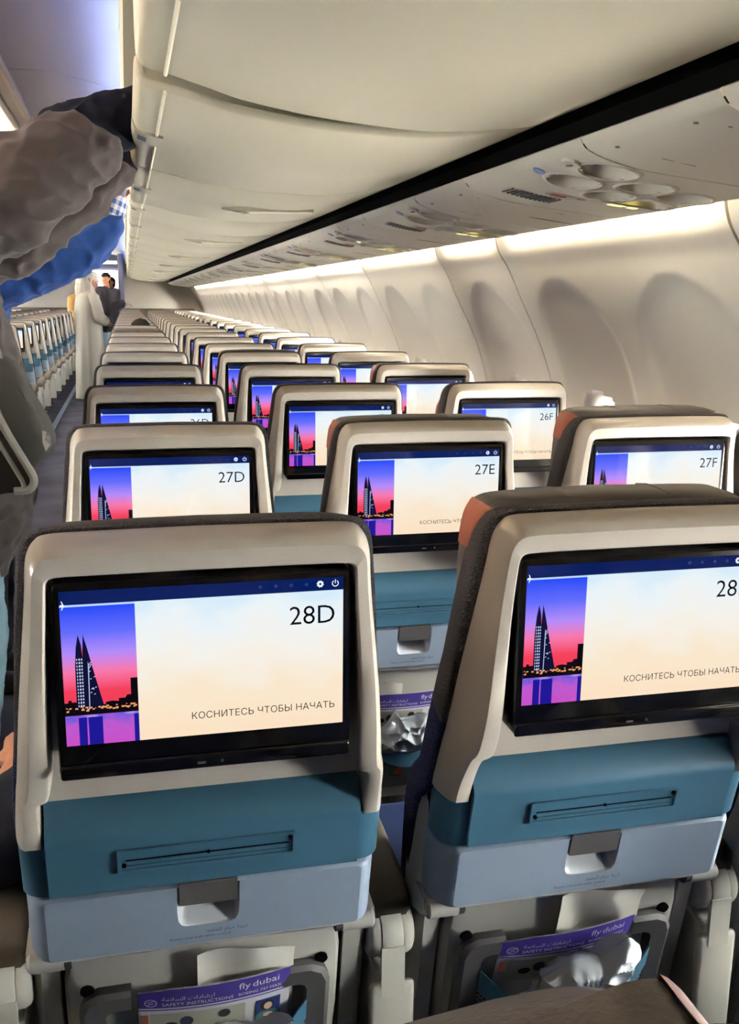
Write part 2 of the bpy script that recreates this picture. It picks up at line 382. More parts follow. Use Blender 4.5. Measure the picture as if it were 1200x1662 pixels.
def wall_depth(y, z):
    k = round((y-1.22)/.64); yc = 1.22+.64*k
    d = 0.
    if z < 1.5:
        dy = abs(y-yc); top = 1.385
        hw = .262 if z < 1.16 else .262
        if z > 1.16: hw = .262*math.sqrt(max(0., 1-((z-1.16)/(top-1.16))**2))
        e = hw-dy
        d = .011*sstep((e+.01)/.045)*(1.0 if z > .62 else max(0, (z-.5)/.12))
    for s in SEAMS:
        if abs(y-s) < .005: d += .012
    return d
ys = []
y = Y0
while y < Y1: ys.append(y); y += .0105 if .6 < y < 5 else (.025 if y < 9 else .04)
for s in SEAMS:
    for q in (-.0055, -.0045, .0045, .0055):
        if Y0 < s+q < Y1: ys.append(s+q)
ys = sorted(set(ys+[Y1]))
zs = [1.95, 1.7, 1.56, 1.53]
z = 1.515
while z > .6: zs.append(z); z -= .0125
zs += [.55, .5, .4, .3, .2, .1, 0.]
g = G(); nz = len(zs)
for yy in ys:
    for zz in zs: g.V.append((wall_x(zz)+wall_depth(yy, zz), yy, zz))
for i in range(len(ys)-1):
    ym = (ys[i]+ys[i+1])/2
    k = round((ym-1.22)/.64); dy = abs(ym-1.22-.64*k)
    for j in range(nz-1):
        zm = (zs[j]+zs[j+1])/2
        if (dy/(WHY+.02))**3+(abs(zm-WZ)/(WHZ+.02))**3 < 1: continue
        a = i*nz+j; g.F.append((a, a+1, a+nz+1, a+nz)); g.m.append(0)
wall_r = mk('wall_right', g.V, g.F, M['wallp'], None, None, 60, fix=False); tag(wall_r, kind='structure')
wall_l = link('wall_left', wall_r.data); wall_l.rotation_euler = (0, 0, math.pi); wall_l.location = (0, 14.2, 0); tag(wall_l, kind='structure')
slab('wall_back', -1.95, 1.95, Y0-.06, Y0, 0, 2.3, M['shell_grey'])
# windows: reveal ring, pane
def superell(hy, hz, n=36, p=3.0):
    return [(math.copysign(abs(math.cos(t))**(2/p)*hy, math.cos(t)), math.copysign(abs(math.sin(t))**(2/p)*hz, math.sin(t))) for t in [2*math.pi*i/n for i in range(n)]]
def window_mesh():
    g = G(); L = []
    for hy, hz, dx, fol in ((WHY+.055, WHZ+.06, .003, 1), (WHY+.048, WHZ+.053, -.006, 1), (WHY+.03, WHZ+.033, -.007, 1), (WHY+.012, WHZ+.014, .004, 1), (WHY+.0, WHZ, .03, .8), (WHY-.008, WHZ-.008, .075, .5), (WHY-.008, WHZ-.008, .11, .5)):
        L.append([((wall_x(WZ+b)-wall_x(WZ))*fol+.022+dx, a, b) for a, b in superell(hy, hz)])
    g.loops(L); return g
wg = window_mesh(); wnum = 0
wme = pme = None
for side in (1, -1):
    for yc in (WINY if side > 0 else [14.2-y for y in WINY]):
        if not (-4.2 < yc < 18.45): continue
        wnum += 1
        if wme is None:
            o = wg.mk('window_1', M['shell']); wme = o.data
            pg = G(); pg.loops([[(.092, a, b) for a, b in superell(WHY-.004, WHZ-.004)], [(.096, a, b) for a, b in superell(WHY-.004, WHZ-.004)]], cap0=True, cap1=True)
            p = pg.mk('window_pane', M['glass'], o); pme = p.data
        else:
            o = link('window_%d' % wnum, wme); link('window_pane', pme, o)
        if (side < 0 and yc < -.2) or yc < -.9:  # closed shades added out of view to keep light off the near seats
            for c in list(o.children): bpy.data.objects.remove(c)
            sg = G(); sg.loops([[(x_, a, b) for a, b in superell(WHY-.002, WHZ-.002)] for x_ in (.05, .054)], cap0=True, cap1=True); sg.mk('window_shade', M['shell'], o)
        o.location = (side*wall_x(WZ), yc, WZ); o.rotation_euler = (0, 0, 0 if side > 0 else math.pi); tag(o, kind='structure')
# lamps: warm strips along the top of both side walls, blue over the right bins; left cove fill is added
for s, nm in ((1, 'right'), (-1, 'left')):
    ed = sorted(q for q in (SEAMS if s > 0 else [14.2-q for q in SEAMS]) if -.6 < q < 17.4)
    for n_, (a, b) in enumerate(zip(ed[:-1], ed[1:])):
        g = G(); g.box(min(s*1.580, s*1.594), max(s*1.580, s*1.594), a+.03, b-.10, 1.534, 1.540, .001)
        tag(g.mk('wall_wash_lamp', M['lampw' if a < 4 else 'lampf']), 'warm strip lamp over the %s side wall, panel %d from the camera' % (nm, n_+1), 'strip lamp', 'strip lamps over the side walls')
    for a, b, m_, lab in (((-.9, 18.3, 'lampb', 'blue strip lamp in the ceiling cove above the right overhead bins'),) if s > 0 else
            ((-.9, 4.0, 'lampc', 'warm white strip lamp in the left ceiling cove near the camera'), (4.05, 18.3, 'lampd', 'brighter white strip lamp in the left ceiling cove further up the cabin'))):
        g = G(); g.box(min(s*.50, s*.56), max(s*.50, s*.56), a, b, 1.985, 2.0, .002); tag(g.mk('cove_lamp', M[m_]), lab, 'strip lamp')
    # fixed housing over the bins, with the upright fascia towards the aisle
    hp = [(s*x, z) for x, z in ((1.60, 1.93), (.60, 1.93), (.50, 1.925), (.474, 1.93), (.466, 1.95), (.466, 2.03), (.474, 2.035), (.482, 2.03), (.482, 1.98), (.60, 1.975), (1.60, 1.975))]
    g = G(); g.loops([[(x, yy, z) for x, z in hp] for yy in (Y0, 18.3)], cap0=True, cap1=True)
    tag(g.mk('trim_%d' % (3 if s > 0 else 4), M['bin'], ang=50), kind='structure')
    # black slot between bins and service panels; rear box added to stop lamp leak
    g = G(); g.box(min(s*1.17, s*1.34), max(s*1.17, s*1.34), Y0, 18.3, 1.650, 1.70); g.box(min(s*1.268, s*1.30), max(s*1.268, s*1.30), Y0, 18.3, 1.606, 1.66)
    tag(g.mk('trim_%d' % (5 if s > 0 else 6), M['blackm']), kind='structure')

# far partition, galley and pillar
g = G(); g.box(.40, 1.9, 18.3, 18.36, 0, 2.2, .01); tag(g.mk('wall_front_right', M['wallp']), kind='structure')
g = G(); g.box(-1.9, -.40, 18.3, 18.36, 0, 2.2, .01); tag(g.mk('wall_front_left', M['wallp']), kind='structure')
g = G(); g.box(.42, 1.70, 18.28, 18.3, 0, 1.13, .004); tag(g.mk('trim_7', M['brown']), kind='structure')
g = G(); g.box(-1.70, -.42, 18.28, 18.3, 0, 1.13, .004); tag(g.mk('trim_8', M['brown']), kind='structure')
slab('wall_front', -1.95, 1.95, 21.4, 21.46, 0, 2.3, M['pillar'])
g = G(); g.box(.33, .43, 18.1, 18.3, 0, 2.1, .01); tag(g.mk('trim_9', M['pillar']), kind='structure')
for x0, x1, y_, z0, z1, lab in ((-.35, .30, 20.4, 1.99, 2.05, 'glowing white lamp panel above the forward galley, high one'), (-.35, .30, 21.36, 1.45, 1.88, 'glowing white lamp panel on the forward galley wall, low one')):
    g = G(); g.box(x0, x1, y_, y_+.03, z0, z1, .005); tag(g.mk('galley_lamp', M['galley']), lab, 'lamp')
slab('wall_galley_left', -.9, -.42, 18.36, 21.4, 0, 2.15, M['pillar']); slab('wall_galley_right', .42, .9, 18.36, 21.4, 0, 2.15, M['pillar'])
# seat tracks in the floor
g = G()
for x in (-.33, .33): g.box(x-.025, x+.025, Y0, 18.2, 0.0, .006)
tag(g.mk('trim_10', M['tray']), kind='structure')

# ------------------------------------------------------------------ overhead bins
BP = catmull([(.487, 1.93), (.486, 1.80), (.4865, 1.715), (.492, 1.695), (.506, 1.686), (.530, 1.681), (.604, 1.661), (.654, 1.647), (.747, 1.631), (.831, 1.621), (.957, 1.613), (1.042, 1.616), (1.128, 1.625), (1.175, 1.632), (1.188, 1.640)], 3)
BPO = catmull([(.489, 1.735), (.4865, 1.728), (.486, 1.72), (.4865, 1.712), (.492, 1.695), (.506, 1.686), (.530, 1.681), (.604, 1.661), (.654, 1.647), (.747, 1.631), (.831, 1.621), (.957, 1.613), (1.042, 1.616), (1.128, 1.625), (1.175, 1.632), (1.188, 1.640)], 3)
def make_bin(open_):
    L = 1.03-.008
    t = empty('overhead_bin')
    a = math.radians(2.1 if open_ else 0)
    hx, hz = 1.19, 1.64
    def rot(x, z): dx, dz = x-hx, z-hz; return (hx+dx*math.cos(a)-dz*math.sin(a), hz+dx*math.sin(a)+dz*math.cos(a))
    prof = [rot(x, z) for x, z in (BPO if open_ else BP)]
    n = len(prof); th = .014; off = []
    for i in range(n):
        p = Vector(prof[max(i-1, 0)]); q = Vector(prof[min(i+1, n-1)]); d = (q-p).normalized(); off.append((prof[i][0]-d.y*th, prof[i][1]+d.x*th))
    # round the four ends of the bucket
    g = G(); secs = []
    for e, k in ((0, .010), (.004, .003), (.010, 0), (L-.010, 0), (L-.004, .003), (L, .010)):
        secs.append([(x, e, z) for x, z in [(p[0]+(o[0]-p[0])*k/th, p[1]+(o[1]-p[1])*k/th) for p, o in zip(prof, off)]+list(reversed(off))])
    g.loops(secs, cap0=True, cap1=True)
    for e in (.003, L-.017):                          # end walls of the bucket
        top = [(x, z) for x, z in off if x > .5]
        g.loops([[(x, yy, z) for x, z in [(off[0][0]+.002, off[0][1]-.002)]+top+[(1.18, 1.74), (.6, 1.73 if open_ else 1.92)]] for yy in (e, e+.014)], cap0=True, cap1=True)
    g.mk('bucket', M['bin'], t, ang=50)
    sx, sz = rot(.533, 1.6795)
    g = G(); g.tube([(sx, .004, sz), (sx, L-.004, sz)], .0034, 8); g.mk('lip_trim', M['seam'], t)
    g = G()
    pts = [rot(x, z) for x, z in ((.484, 1.712), (.489, 1.69), (.506, 1.681), (.545, 1.671))]
    pts2 = [rot(x, z) for x, z in ((.488, 1.712), (.493, 1.696), (.508, 1.69), (.547, 1.682))]
    ring = pts+list(reversed(pts2))
    g.loops([[(x, yy, z) for x, z in ring] for yy in (.45, .58)], cap0=True, cap1=True)
    lt = g.mk('latch', M['binlip'], t)
    g = G(); a0, a1 = rot(.494, 1.6855), rot(.512, 1.6785)
    g.poly([(a0[0], .475, a0[1]-.0012), (a1[0], .475, a1[1]-.0012), (a1[0], .535, a1[1]-.0012), (a0[0], .535, a0[1]-.0012)])
    g.mk('latch_placard', M['print'], lt)
    return t
def add_grip(t, open_=False):
    g = G(); dr = lambda p: (p[0], p[1], p[2]-((1.19-p[0])*.0367 if open_ else 0))
    top = [(.76, .47), (.83, .45), (1.06, .51), (1.06, .55), (.83, .53)]
    g.loops([[(x, y, 1.622) for x, y in top], [(x, y, 1.608+(.008 if x < .8 else 0)) for x, y in top]], cap0=True, cap1=True)
    g.V = [dr(p) for p in g.V]; g.mk('grip', M['seam'], t)
    g = G(); g.loops([[(.775, .466, 1.62), (.83, .455, 1.61), (.85, .50, 1.61), (.835, .52, 1.61)], [(.775, .466, 1.6135), (.83, .455, 1.6065), (.85, .50, 1.6065), (.835, .52, 1.6065)]], cap0=True, cap1=True)
    g.V = [dr(p) for p in g.V]; g.mk('grip_recess', M['dkgrey'], t)
ORD = ['nearest', 'second', 'third', 'fourth', 'fifth', 'sixth', 'seventh', 'eighth', 'ninth', 'tenth', 'eleventh', 'twelfth', 'thirteenth', 'fourteenth', 'fifteenth', 'sixteenth', 'seventeenth', 'eighteenth', 'nineteenth', 'twentieth', 'twenty-first', 'twenty-second', 'twenty-third', 'twenty-fourth', 'twenty-fifth']
bin_c = make_bin(False); tree_c = snapshot(bin_c)
bin_g = make_bin(False); add_grip(bin_g); tree_g = snapshot(bin_g)
bin_o = make_bin(True); tree_o = snapshot(bin_o)
bin_og = make_bin(True); add_grip(bin_og, True); tree_og = snapshot(bin_og)
used = set()
def place(root, tree, loc, rz, label):
    if root.name in used: o = copy_tree(root, tree)
    else: o = root; used.add(root.name)
    o.location = loc; o.rotation_euler = (0, 0, rz); tag(o, label, 'overhead bin', 'overhead bins')
    return o
for k in range(-4, 17):
    op = k in (0, 1); gr = k % 2 == 1 and k > 0
    root, tree = {(0, 0): (bin_c, tree_c), (0, 1): (bin_g, tree_g), (1, 0): (bin_o, tree_o), (1, 1): (bin_og, tree_og)}[(int(op), int(gr))]
    if k < -1: lab = 'cream overhead bin on the right, %s behind the one at the top edge' % ['first', 'second', 'third'][-2-k]
    elif k == -1: lab = 'large cream closed overhead bin on the right at the top edge of the picture'
    elif k == 0: lab = 'cream overhead bin hanging open, dark-sleeved arms reaching into it'
    elif k == 1: lab = 'cream overhead bin hanging open, blue-sleeved arm reaching into it'
    else: lab = 'cream closed overhead bin on the right, %s beyond the two open ones' % (ORD[k-1] if k > 2 else 'first')
    place(root, tree, (0, .83+1.03*k+.004, 0), 0, lab)
for k in range(-2, 17):
    place(bin_c, tree_c, (0, .83+1.03*(k+1)-.004, 0), math.pi, 'cream closed overhead bin along the left side of the aisle, %s from the camera' % ('first' if k == -2 else ORD[k+2]))

# ------------------------------------------------------------------ passenger service panels
PP = catmull([(1.25, 1.602), (1.209, 1.5985), (1.218, 1.581), (1.252, 1.566), (1.305, 1.553), (1.358, 1.545), (1.421, 1.539), (1.5, 1.531), (1.55, 1.5245), (1.58, 1.5205)], 5)
def psu(x):
    for (xa, za), (xb, zb) in zip(PP[:-1], PP[1:]):
        if xa <= x <= xb and xb > xa: return za+(zb-za)*(x-xa)/(xb-xa)
    return PP[-1][1]
LIGHTS = [(1.302, .225), (1.301, .080), (1.415, .30), (1.417, .155), (1.522, .34), (1.524, .20)]
def panel(len_, gear):
    t = empty('service_panel' if gear else 'filler_panel')
    g = G(); nx = 40 if gear else 14; ny = 48 if gear else 4
    xs = [1.26, 1.212, 1.207, 1.2105, 1.218]+[1.225+(1.58-1.225)*i/nx for i in range(nx+1)]
    zs_ = [1.604, 1.6005, 1.597, 1.590, 1.581]+[psu(x) for x in xs[5:]]
    yy = [.0025+(len_-.005)*j/ny for j in range(ny+1)]
    n = len(xs)
    for y in yy:
        for x, z in zip(xs, zs_): g.V.append((x, y, z))
    for j in range(ny):
        for i in range(n-1):
            xm = (xs[i]+xs[i+1])/2; ym = (yy[j]+yy[j+1])/2
            if gear and any((xm-a)**2/.047**2+(ym-b)**2/.062**2 < 1 for a, b in LIGHTS): continue
            a = j*n+i; g.F.append((a, a+1, a+n+1, a+n)); g.m.append(0)
    for yq, s in ((yy[0], 1), (yy[-1], -1)):          # turned-up edges
        b = len(g.V)
        for x, z in zip(xs, zs_): g.V += [(x, yq, z), (x, yq, z+.03)]
        for i in range(6, n-1): g.F.append((b+2*i, b+2*i+1, b+2*i+3, b+2*i+2)); g.m.append(0)
    g.mk('cover', M['psu'], t, ang=50)
    if gear:
        for a, b in LIGHTS:
            g = G(); L = []
            for q, dz in ((1.16, .001), (1.12, -.002), (1.0, -.002), (.94, .006), (.8, .03), (.45, .042)):
                L.append([(a+.050*q*math.cos(u), b+.066*q*math.sin(u), psu(a+.050*q*math.cos(u))+dz) for u in [2*math.pi*i/24 for i in range(24)]])
            g.loops(L, cap1=True); g.mk('reading_light', M['psu'], t, ang=60)
        def flat(name, pts, m, h=.002, up=.001):
            g = G(); g.loops([[(x, y, psu(x)+up) for x, y in pts], [(x, y, psu(x)-h) for x, y in pts]], cap0=True, cap1=True); return g.mk(name, m, t)
        el = lambda a, b, ra, rb, n=14: [(a+ra*math.cos(2*math.pi*i/n), b+rb*math.sin(2*math.pi*i/n)) for i in range(n)]
        flat('call_button', el(1.234, .235, .011, .016), M['bluebtn'])
        nz = flat('air_nozzle', el(1.236, .10, .014, .026), M['psu'], h=.006)
        g = G(); g.disc((1.236, .10, psu(1.236)-.0075), (0, 0, 1), .008, 12); g.mk('nozzle_ring', M['latch'], nz)
        gr = flat('speaker_grille', rrect(1.255, 1.375, .43, .50, .02), M['psu'])
        g = G()
        for i in range(11):
            for j in range(5):
                x = 1.262+.0106*i; y = .438+.0135*j; g.disc((x, y, psu(x)-.0035), (0, 0, 1), .0038, 6, h=.003)
        g.mk('grille_holes', M['dkgrey'], gr)
        flat('seat_belt_sign_bar', rrect(1.32, 1.56, .375, .415, .018), M['psu'])
        flat('no_smoking_sign', rrect(1.328, 1.362, .384, .404, .006), M['redmark'], h=.003)
        s = flat('seat_belt_sign', rrect(1.462, 1.50, .384, .407, .006), M['sign'], h=.003)
        flat('seat_belt_sign', rrect(1.506, 1.53, .384, .407, .006), M['sign'], h=.003)
        flat('switch', el(1.4, .395, .01, .012), M['latch'])
    else:
        for x0, x1, y0, y1 in ((1.262, 1.48, .06, .0635), (1.45, 1.57, .2, .2035), (1.30, 1.36, .30, .303)):
            g = G(); g.loops([[(x, y, psu(x)-h) for x, y in ((x0, y0), (x1, y0), (x1, y1), (x0, y1))] for h in (-.001, .0006)], cap0=True, cap1=True)
            g.mk('groove', M['psu_line'], t)
        for x, y in ((1.235, .1), (1.235, .33)): g = G(); g.disc((x, y, psu(x)-.001), (0, 0, 1), .004, 8); g.mk('screw', M['psu_line'], t)
    return t
pg_ = panel(.60, True); tpg = snapshot(pg_); pf_ = panel(.41, False); tpf = snapshot(pf_)
first = {id(pg_): True, id(pf_): True}
for side in (1, -1):
    for k in range(-4 if side > 0 else -2, 17):
        for root, tree, y0, len_, nm in ((pg_, tpg, .70+1.01*k, .60, 'panel with reading lights and belt sign'), (pf_, tpf, 1.30+1.01*k, .41, 'plain filler panel')):
            if first[id(root)]: o = root; first[id(root)] = False
            else: o = copy_tree(root, tree)
            o.location = (0, y0 if side > 0 else y0+len_, 0); o.rotation_euler = (0, 0, 0 if side > 0 else math.pi)
            if side > 0:
                wh = 'topmost on the right' if k == 0 else '%s along the right wall' % ORD[k] if k > 0 else '%s behind the topmost, on the right' % ['first', 'second', 'third', 'fourth'][-1-k]
            else: wh = '%s along the left wall' % ('first' if k == -2 else ORD[k+2])
            tag(o, 'cream overhead %s, %s' % (nm, wh), 'overhead panel', 'passenger service panels')
# ------------------------------------------------------------------ aircraft seats
T = math.tan(math.radians(13))
def P(x, off, z): return (x, T*(1.15-z)-off, z)       # seat back is raked: off is towards the person behind
def mirror(L): return L+[(-x, z) for x, z in reversed(L[:-1])]
def build_seat():
    t = empty('aircraft_seat')
    # --- shell: hoop round the monitor, standing on two short legs
    ko = [(-.196, .776), (-.1945, .80), (-.190, .84), (-.187, .862), (-.178, .95), (-.1665, 1.05), (-.164, 1.078), (-.161, 1.094), (-.154, 1.106), (-.142, 1.112), (-.10, 1.1135), (0, 1.1145)]
    ki = [(-.168, .776), (-.1675, .80), (-.166, .838), (-.1535, .853), (-.151, .95), (-.1455, 1.05), (-.1445, 1.066), (-.143, 1.073), (-.1385, 1.0765), (-.128, 1.0775), (-.10, 1.078), (0, 1.0785)]
    co, ci = mirror(catmull(ko, 4)), mirror(catmull(ki, 4))
    mixl = lambda k: [(a[0]+(b[0]-a[0])*k, a[1]+(b[1]-a[1])*k) for a, b in zip(co, ci)]
    cb = [(x*1.005, z) for x, z in co]
    def bul(z, w=1.0): return w*(.030*sstep((1.075-z)/.19)-.022*sstep((.87-z)/.09))
    L = [[(x, o+bul(z, w_), z) for x, z in l] for (l, o), w_ in zip(((cb, -.012), (cb, -.010), (mixl(-.02), -.006), (mixl(0), .002), (mixl(.10), .014), (mixl(.26), .025), (mixl(.42), .030), (mixl(.9), .0305), (mixl(.97), .029), (mixl(1.0), .024), (ci, -.004)), (0, 0, .3, .5, .75, 1, 1, 1, 1, 1, 0))]
    g = G(); idx = g.loops(L, closed=False)
    for e in (0, -1): g.F.append(tuple(i[e] for i in idx)); g.m.append(0)
    g.loops([[(-.172, -.003, .60), (.172, -.003, .60), (.16, -.003, 1.09), (-.16, -.003, 1.09)], [(-.172, -.03, .60), (.172, -.03, .60), (.16, -.03, 1.09), (-.16, -.03, 1.09)]], cap0=True, cap1=True)
    # concave shelf under the monitor
    cs = [(-.003, .874), (.004, .858), (.009, .842), (.012, .822), (.012, .80)]
    g.loops([[(s*.166, o, z) for o, z in cs] for s in (-1, 1)], closed=False)
    g.mk('back_shell', M['shell'], t, 40, P)
    # --- side cheeks down to the lower shell
    for s in (-1, 1):
        g = G(); sec = []
        for z, hw, fo in ((.79, .192, -.012), (.72, .196, -.012), (.66, .198, -.012), (.615, .2, -.01), (.58, .2, -.008), (.50, .2, -.006), (.40, .2, -.004), (.30, .198, -.004)):
            sec.append([(s*(hw-.032), fo, z), (s*(hw-.012), fo, z), (s*(hw-.002), fo-.014, z), (s*hw, fo-.04, z), (s*(hw-.002), fo-.062, z), (s*(hw-.032), fo-.066, z)])
        g.loops(sec, cap0=True, cap1=True)
        g.mk('side_shell', M['shell_grey'], t, 40, P)
    # --- lower shell plate with its dark side slots
    g = G(); sec = []
    for z, hw, o in ((.615, .150, .004), (.59, .158, .006), (.55, .163, .008), (.45, .163, .010), (.36, .160, .010), (.28, .150, .006)):
        sec.append([(-hw, -.03, z), (-hw, o-.016, z), (-hw+.006, o-.004, z), (-hw+.018, o, z), (hw-.018, o, z), (hw-.006, o-.004, z), (hw, o-.016, z), (hw, -.03, z)])
    g.loops(sec, cap0=True, cap1=True); g.mk('lower_panel', M['shell_grey'], t, 40, P)
    for s in (-1, 1):
        g = G(); g.box(min(s*.158, s*.186), max(s*.158, s*.186), -.045, -.022, .30, .60); g.mk('side_slot', M['blackm'], t, 40, P)
        g = G(); g.tube([(s*.176, -.016, z) for z in (.30, .36, .42, .48, .54, .575)], .006, 8); g.mk('side_rail', M['dkgrey'], t, 40, P)
    for s in (-1, 1):
        g = G(); g.disc((s*.137, .010, .545), (0, 1, 0), .008, 12, h=.004); g.mk('bungee_hole', M['blackm'], t, 40, P)
    # --- fabric back rest
    g = G()
    kf = [(-.192, .46), (-.198, .60), (-.201, .70), (-.200, .80), (-.190, .90), (-.1815, 1.0), (-.1735, 1.07), (-.170, 1.093), (-.163, 1.1085), (-.148, 1.1165), (-.10, 1.1185), (0, 1.1195)]
    cf = mirror(catmull(kf, 3))
    def sc(k, dz=0): return [(x*k, z+dz) for x, z in cf]
    def inz(d): return [(math.copysign(max(abs(x)-d, .0), x), z-d*(1 if z > .9 else -.2)) for x, z in cf]
    L = [[(x, o-.045*sstep((.78-z)/.06), z) for x, z in inz(d)] for d, o in ((.008, -.009), (.002, -.012), (0, -.018), (.004, -.045), (.010, -.08), (.022, -.10), (.045, -.115))]
    g.loops(L, closed=True, cap0=True, cap1=True); g.mk('backrest', M['fabric'], t, 50, P)
    # --- monitor, hinged upright, and the picture on it (plain upright coordinates)
    g = G()
    o_ = [rrect(-.1415+i, .1415-i, .875+i, 1.072-i, .008-i*.5) for i in (0, 0, .0015, .003)]
    g.loops([[(x, y, z) for x, z in l] for l, y in zip(o_, (.05, -.001, -.0035, -.004))], cap0=True, cap1=True)
    g.box(-.1405, .1405, -.0075, -.002, .8755, .8905, .003)
    mo = g.mk('monitor', M['black'], t)
    g = G(); g.disc((.012, -.0085, .883), (0, -1, 0), .0016, 8, h=.0005); g.box(-.012, -.004, -.0089, -.008, .8815, .8835); g.mk('socket_marks', M['latch'], mo)
    # display: layered flat picture
    g = G(); UV = []
    D0 = -.0042
    def quad(x0, x1, z0, z1, mi, d=0):
        g.poly([(x0, D0-d, z0), (x1, D0-d, z0), (x1, D0-d, z1), (x0, D0-d, z1)], mi); UV.extend([(0, 0), (1, 0), (1, 1), (0, 1)])
    def pg(pts, mi, d): g.poly([(x, D0-d, z) for x, z in pts], mi); UV.extend([(0, 0)]*len(pts))
    XL, XR, ZB, ZT = -.1335, .1335, .910, 1.0625
    quad(-.066, XR, ZB, 1.0495, 0); quad(XL, XR, 1.0495, ZT, 1); quad(XL, -.066, .9465, 1.0475, 2); quad(XL, -.066, ZB, .9465, 3)
    quad(XL, -.066, 1.0475, 1.0495, 5)
    # twin sail towers, skyline, lights, water
    tl = [(-.1225, .945), (-.1222, .99), (-.1208, 1.008), (-.1185, 1.0205), (-.1160, 1.010), (-.1150, 1.004), (-.1140, 1.0205), (-.1105, 1.006), (-.1075, .992), (-.1035, .974), (-.0985, .9525), (-.0965, .945)]
    pg(tl, 4, .0001)
    pg([(-.1160, 1.010), (-.1150, 1.003), (-.1148, .998), (-.1158, 1.004)], 2, .00015)
    pg([(-.0725, .944), (-.0725, .9745), (-.066, .9745), (-.066, .944)], 6, .0001)
    sky = [(XL, .9535), (-.130, .9535), (-.130, .956), (-.127, .956), (-.127, .954), (-.117, .954), (-.117, .950), (-.096, .950), (-.096, .952), (-.09, .953), (-.084, .952), (-.084, .955), (-.078, .955), (-.076, .958), (-.072, .958), (-.066, .958)]
    for (a, b), (c, d) in zip(sky[:-1], sky[1:]):
        if c > a: pg([(a, .943), (c, .943), (c, d), (a, b)], 6, .0001)
    quad(XL, -.066, .9405, .9445, 6, .00012)
    rr = random.Random(3)
    for i in range(46):
        x = XL+.001+rr.random()*.065; z = .9445+rr.random()*.0045; s = .0005+rr.random()*.0009
        pg([(x-s, z-s*.6), (x+s, z-s*.6), (x+s, z+s*.6), (x-s, z+s*.6)], 7, .0002)
    for i in range(15):
        for xa, k in ((-.1182, 1.), (-.1160, .8), (-.1205, .6)):
            z = .949+i*.0033
            pg([(xa-.0007*k, z), (xa+.0007*k, z), (xa+.0007*k, z+.0019), (xa-.0007*k, z+.0019)], 9, .0002)
    for i in range(14):
        z = .952+rr.random()*.045; x = -.1105+(.0115-(z-.952)*.2)*rr.random(); pg([(x, z), (x+.0014, z+.0003), (x+.0014, z+.0011), (x, z+.0008)], 9, .0002)
    pg([(-.1112, .946), (-.1105, .946), (-.1098, .99), (-.1106, .994)], 9, .0002)
    for x0, x1 in ((-.1215, -.114), (-.1125, -.0995), (-.0705, -.066)): quad(x0, x1, ZB, .938, 8, .0001)
    # aeroplane on the line, gear and power icons, dim icons
    pg([(-.1345+.002, 1.0482), (-.1285, 1.0488), (-.1275, 1.0492), (-.1285, 1.0496), (-.1325, 1.0502), (-.1325, 1.0482)], 10, .0003)
    pg([(-.1318, 1.0535), (-.1310, 1.0535), (-.1292, 1.0492), (-.1310, 1.0449), (-.1318, 1.0449), (-.1306, 1.0492)], 10, .0003)
    pgr = []
    for i in range(32):
        a = 2*math.pi*i/32; r = .0036 if (i//2) % 2 else .0029; pgr.append((.1105+r*math.cos(a), 1.0563+r*math.sin(a)))
    pg(pgr, 10, .0003); pg([(.1105+.0012*math.cos(2*math.pi*i/12), 1.0563+.0012*math.sin(2*math.pi*i/12)) for i in range(12)], 1, .0004)
    for i in range(16):
        a, b = [math.radians(125+290*q/16) for q in (i, i+1)]
        pg([(.1255+r*math.cos(u), 1.0563+r*math.sin(u)) for r, u in ((.0034, a), (.0034, b), (.0025, b), (.0025, a))], 10, .0003)
    quad(.1251, .1259, 1.0563, 1.0603, 10, .0003)
    for xc in (.052, .067, .082, .097):
        pg([(xc-.002, 1.0556), (xc+.002, 1.0556), (xc, 1.0588)], 11, .0003); pg([(xc-.002, 1.0575), (xc, 1.0544), (xc+.002, 1.0575)], 11, .00035)
    g.mk('display', [M[k] for k in ('cream', 'navybar', 'dusk', 'water', 'towerm', 'whiteline', 'landline', 'citylights', 'reflblue', 'winlit', 'icon', 'icon_dim')], mo, uv=UV)
    text('prompt_text', 'КОСНИТЕСЬ ЧТОБЫ НАЧАТЬ', .0098, M['txt'], mo, (.1255, D0-.0004, .9272), align='RIGHT', res=2)
    # --- teal literature housing
    g = G()
    up = [(-.004, .824), (.008, .822), (.018, .817), (.036, .795), (.0415, .787), (.0425, .780), (.0405, .728), (.0425, .724), (.0425, .7125), (-.004, .7125)]
    g.loops([[(x*(1 if z > .77 else 1), o, z) for o, z in up] for x in (-.1645, .1645)], cap0=True, cap1=True)
    lo = [[(x, o, z) for x, o in q] for z, q in ((.711, rrect(-.194, .194, -.035, .036, .0, 5, (.02, .026, .026, .02))), (.774, rrect(-.1945, .1945, -.035, .036, .0, 5, (.02, .026, .026, .02))), (.7765, rrect(-.192, .192, -.033, .033, .0, 5, (.02, .026, .026, .02))))]
    g.loops(lo, cap0=True, cap1=True)
    th = g.mk('literature_housing', M['teal'], t, 40, P)
    g = G()
    ou, inn = rrect(-.094, .094, .737, .767, .003), rrect(-.0905, .0905, .7405, .7635, .002)
    g.loops([[(x, o, z) for x, z in l] for l, o in ((ou, .038), (ou, .0455), (inn, .0455), (inn, .043))], cap1=True)
    for z0, z1 in ((.7495, .7515), (.7445, .7455)): g.box(-.086, .086, .042, .0448, z0, z1)
    cs_ = g.mk('card_slot_plate', M['teal'], th, 40, P)
    g = G(); g.box(-.086, .086, .043, .0444, .7519, .7526)
    for x, z in ((-.0875, .7465), (.0875, .759)): g.disc((x, .0430, z), (0, 1, 0), .0024, 10, h=.0032)
    g.disc((0, .043, .7525), (0, 1, 0), .0018, 8, h=.0025)
    g.mk('slot_screws', M['blackm'], cs_, 40, P)
    # --- folded tray table
    g = G()
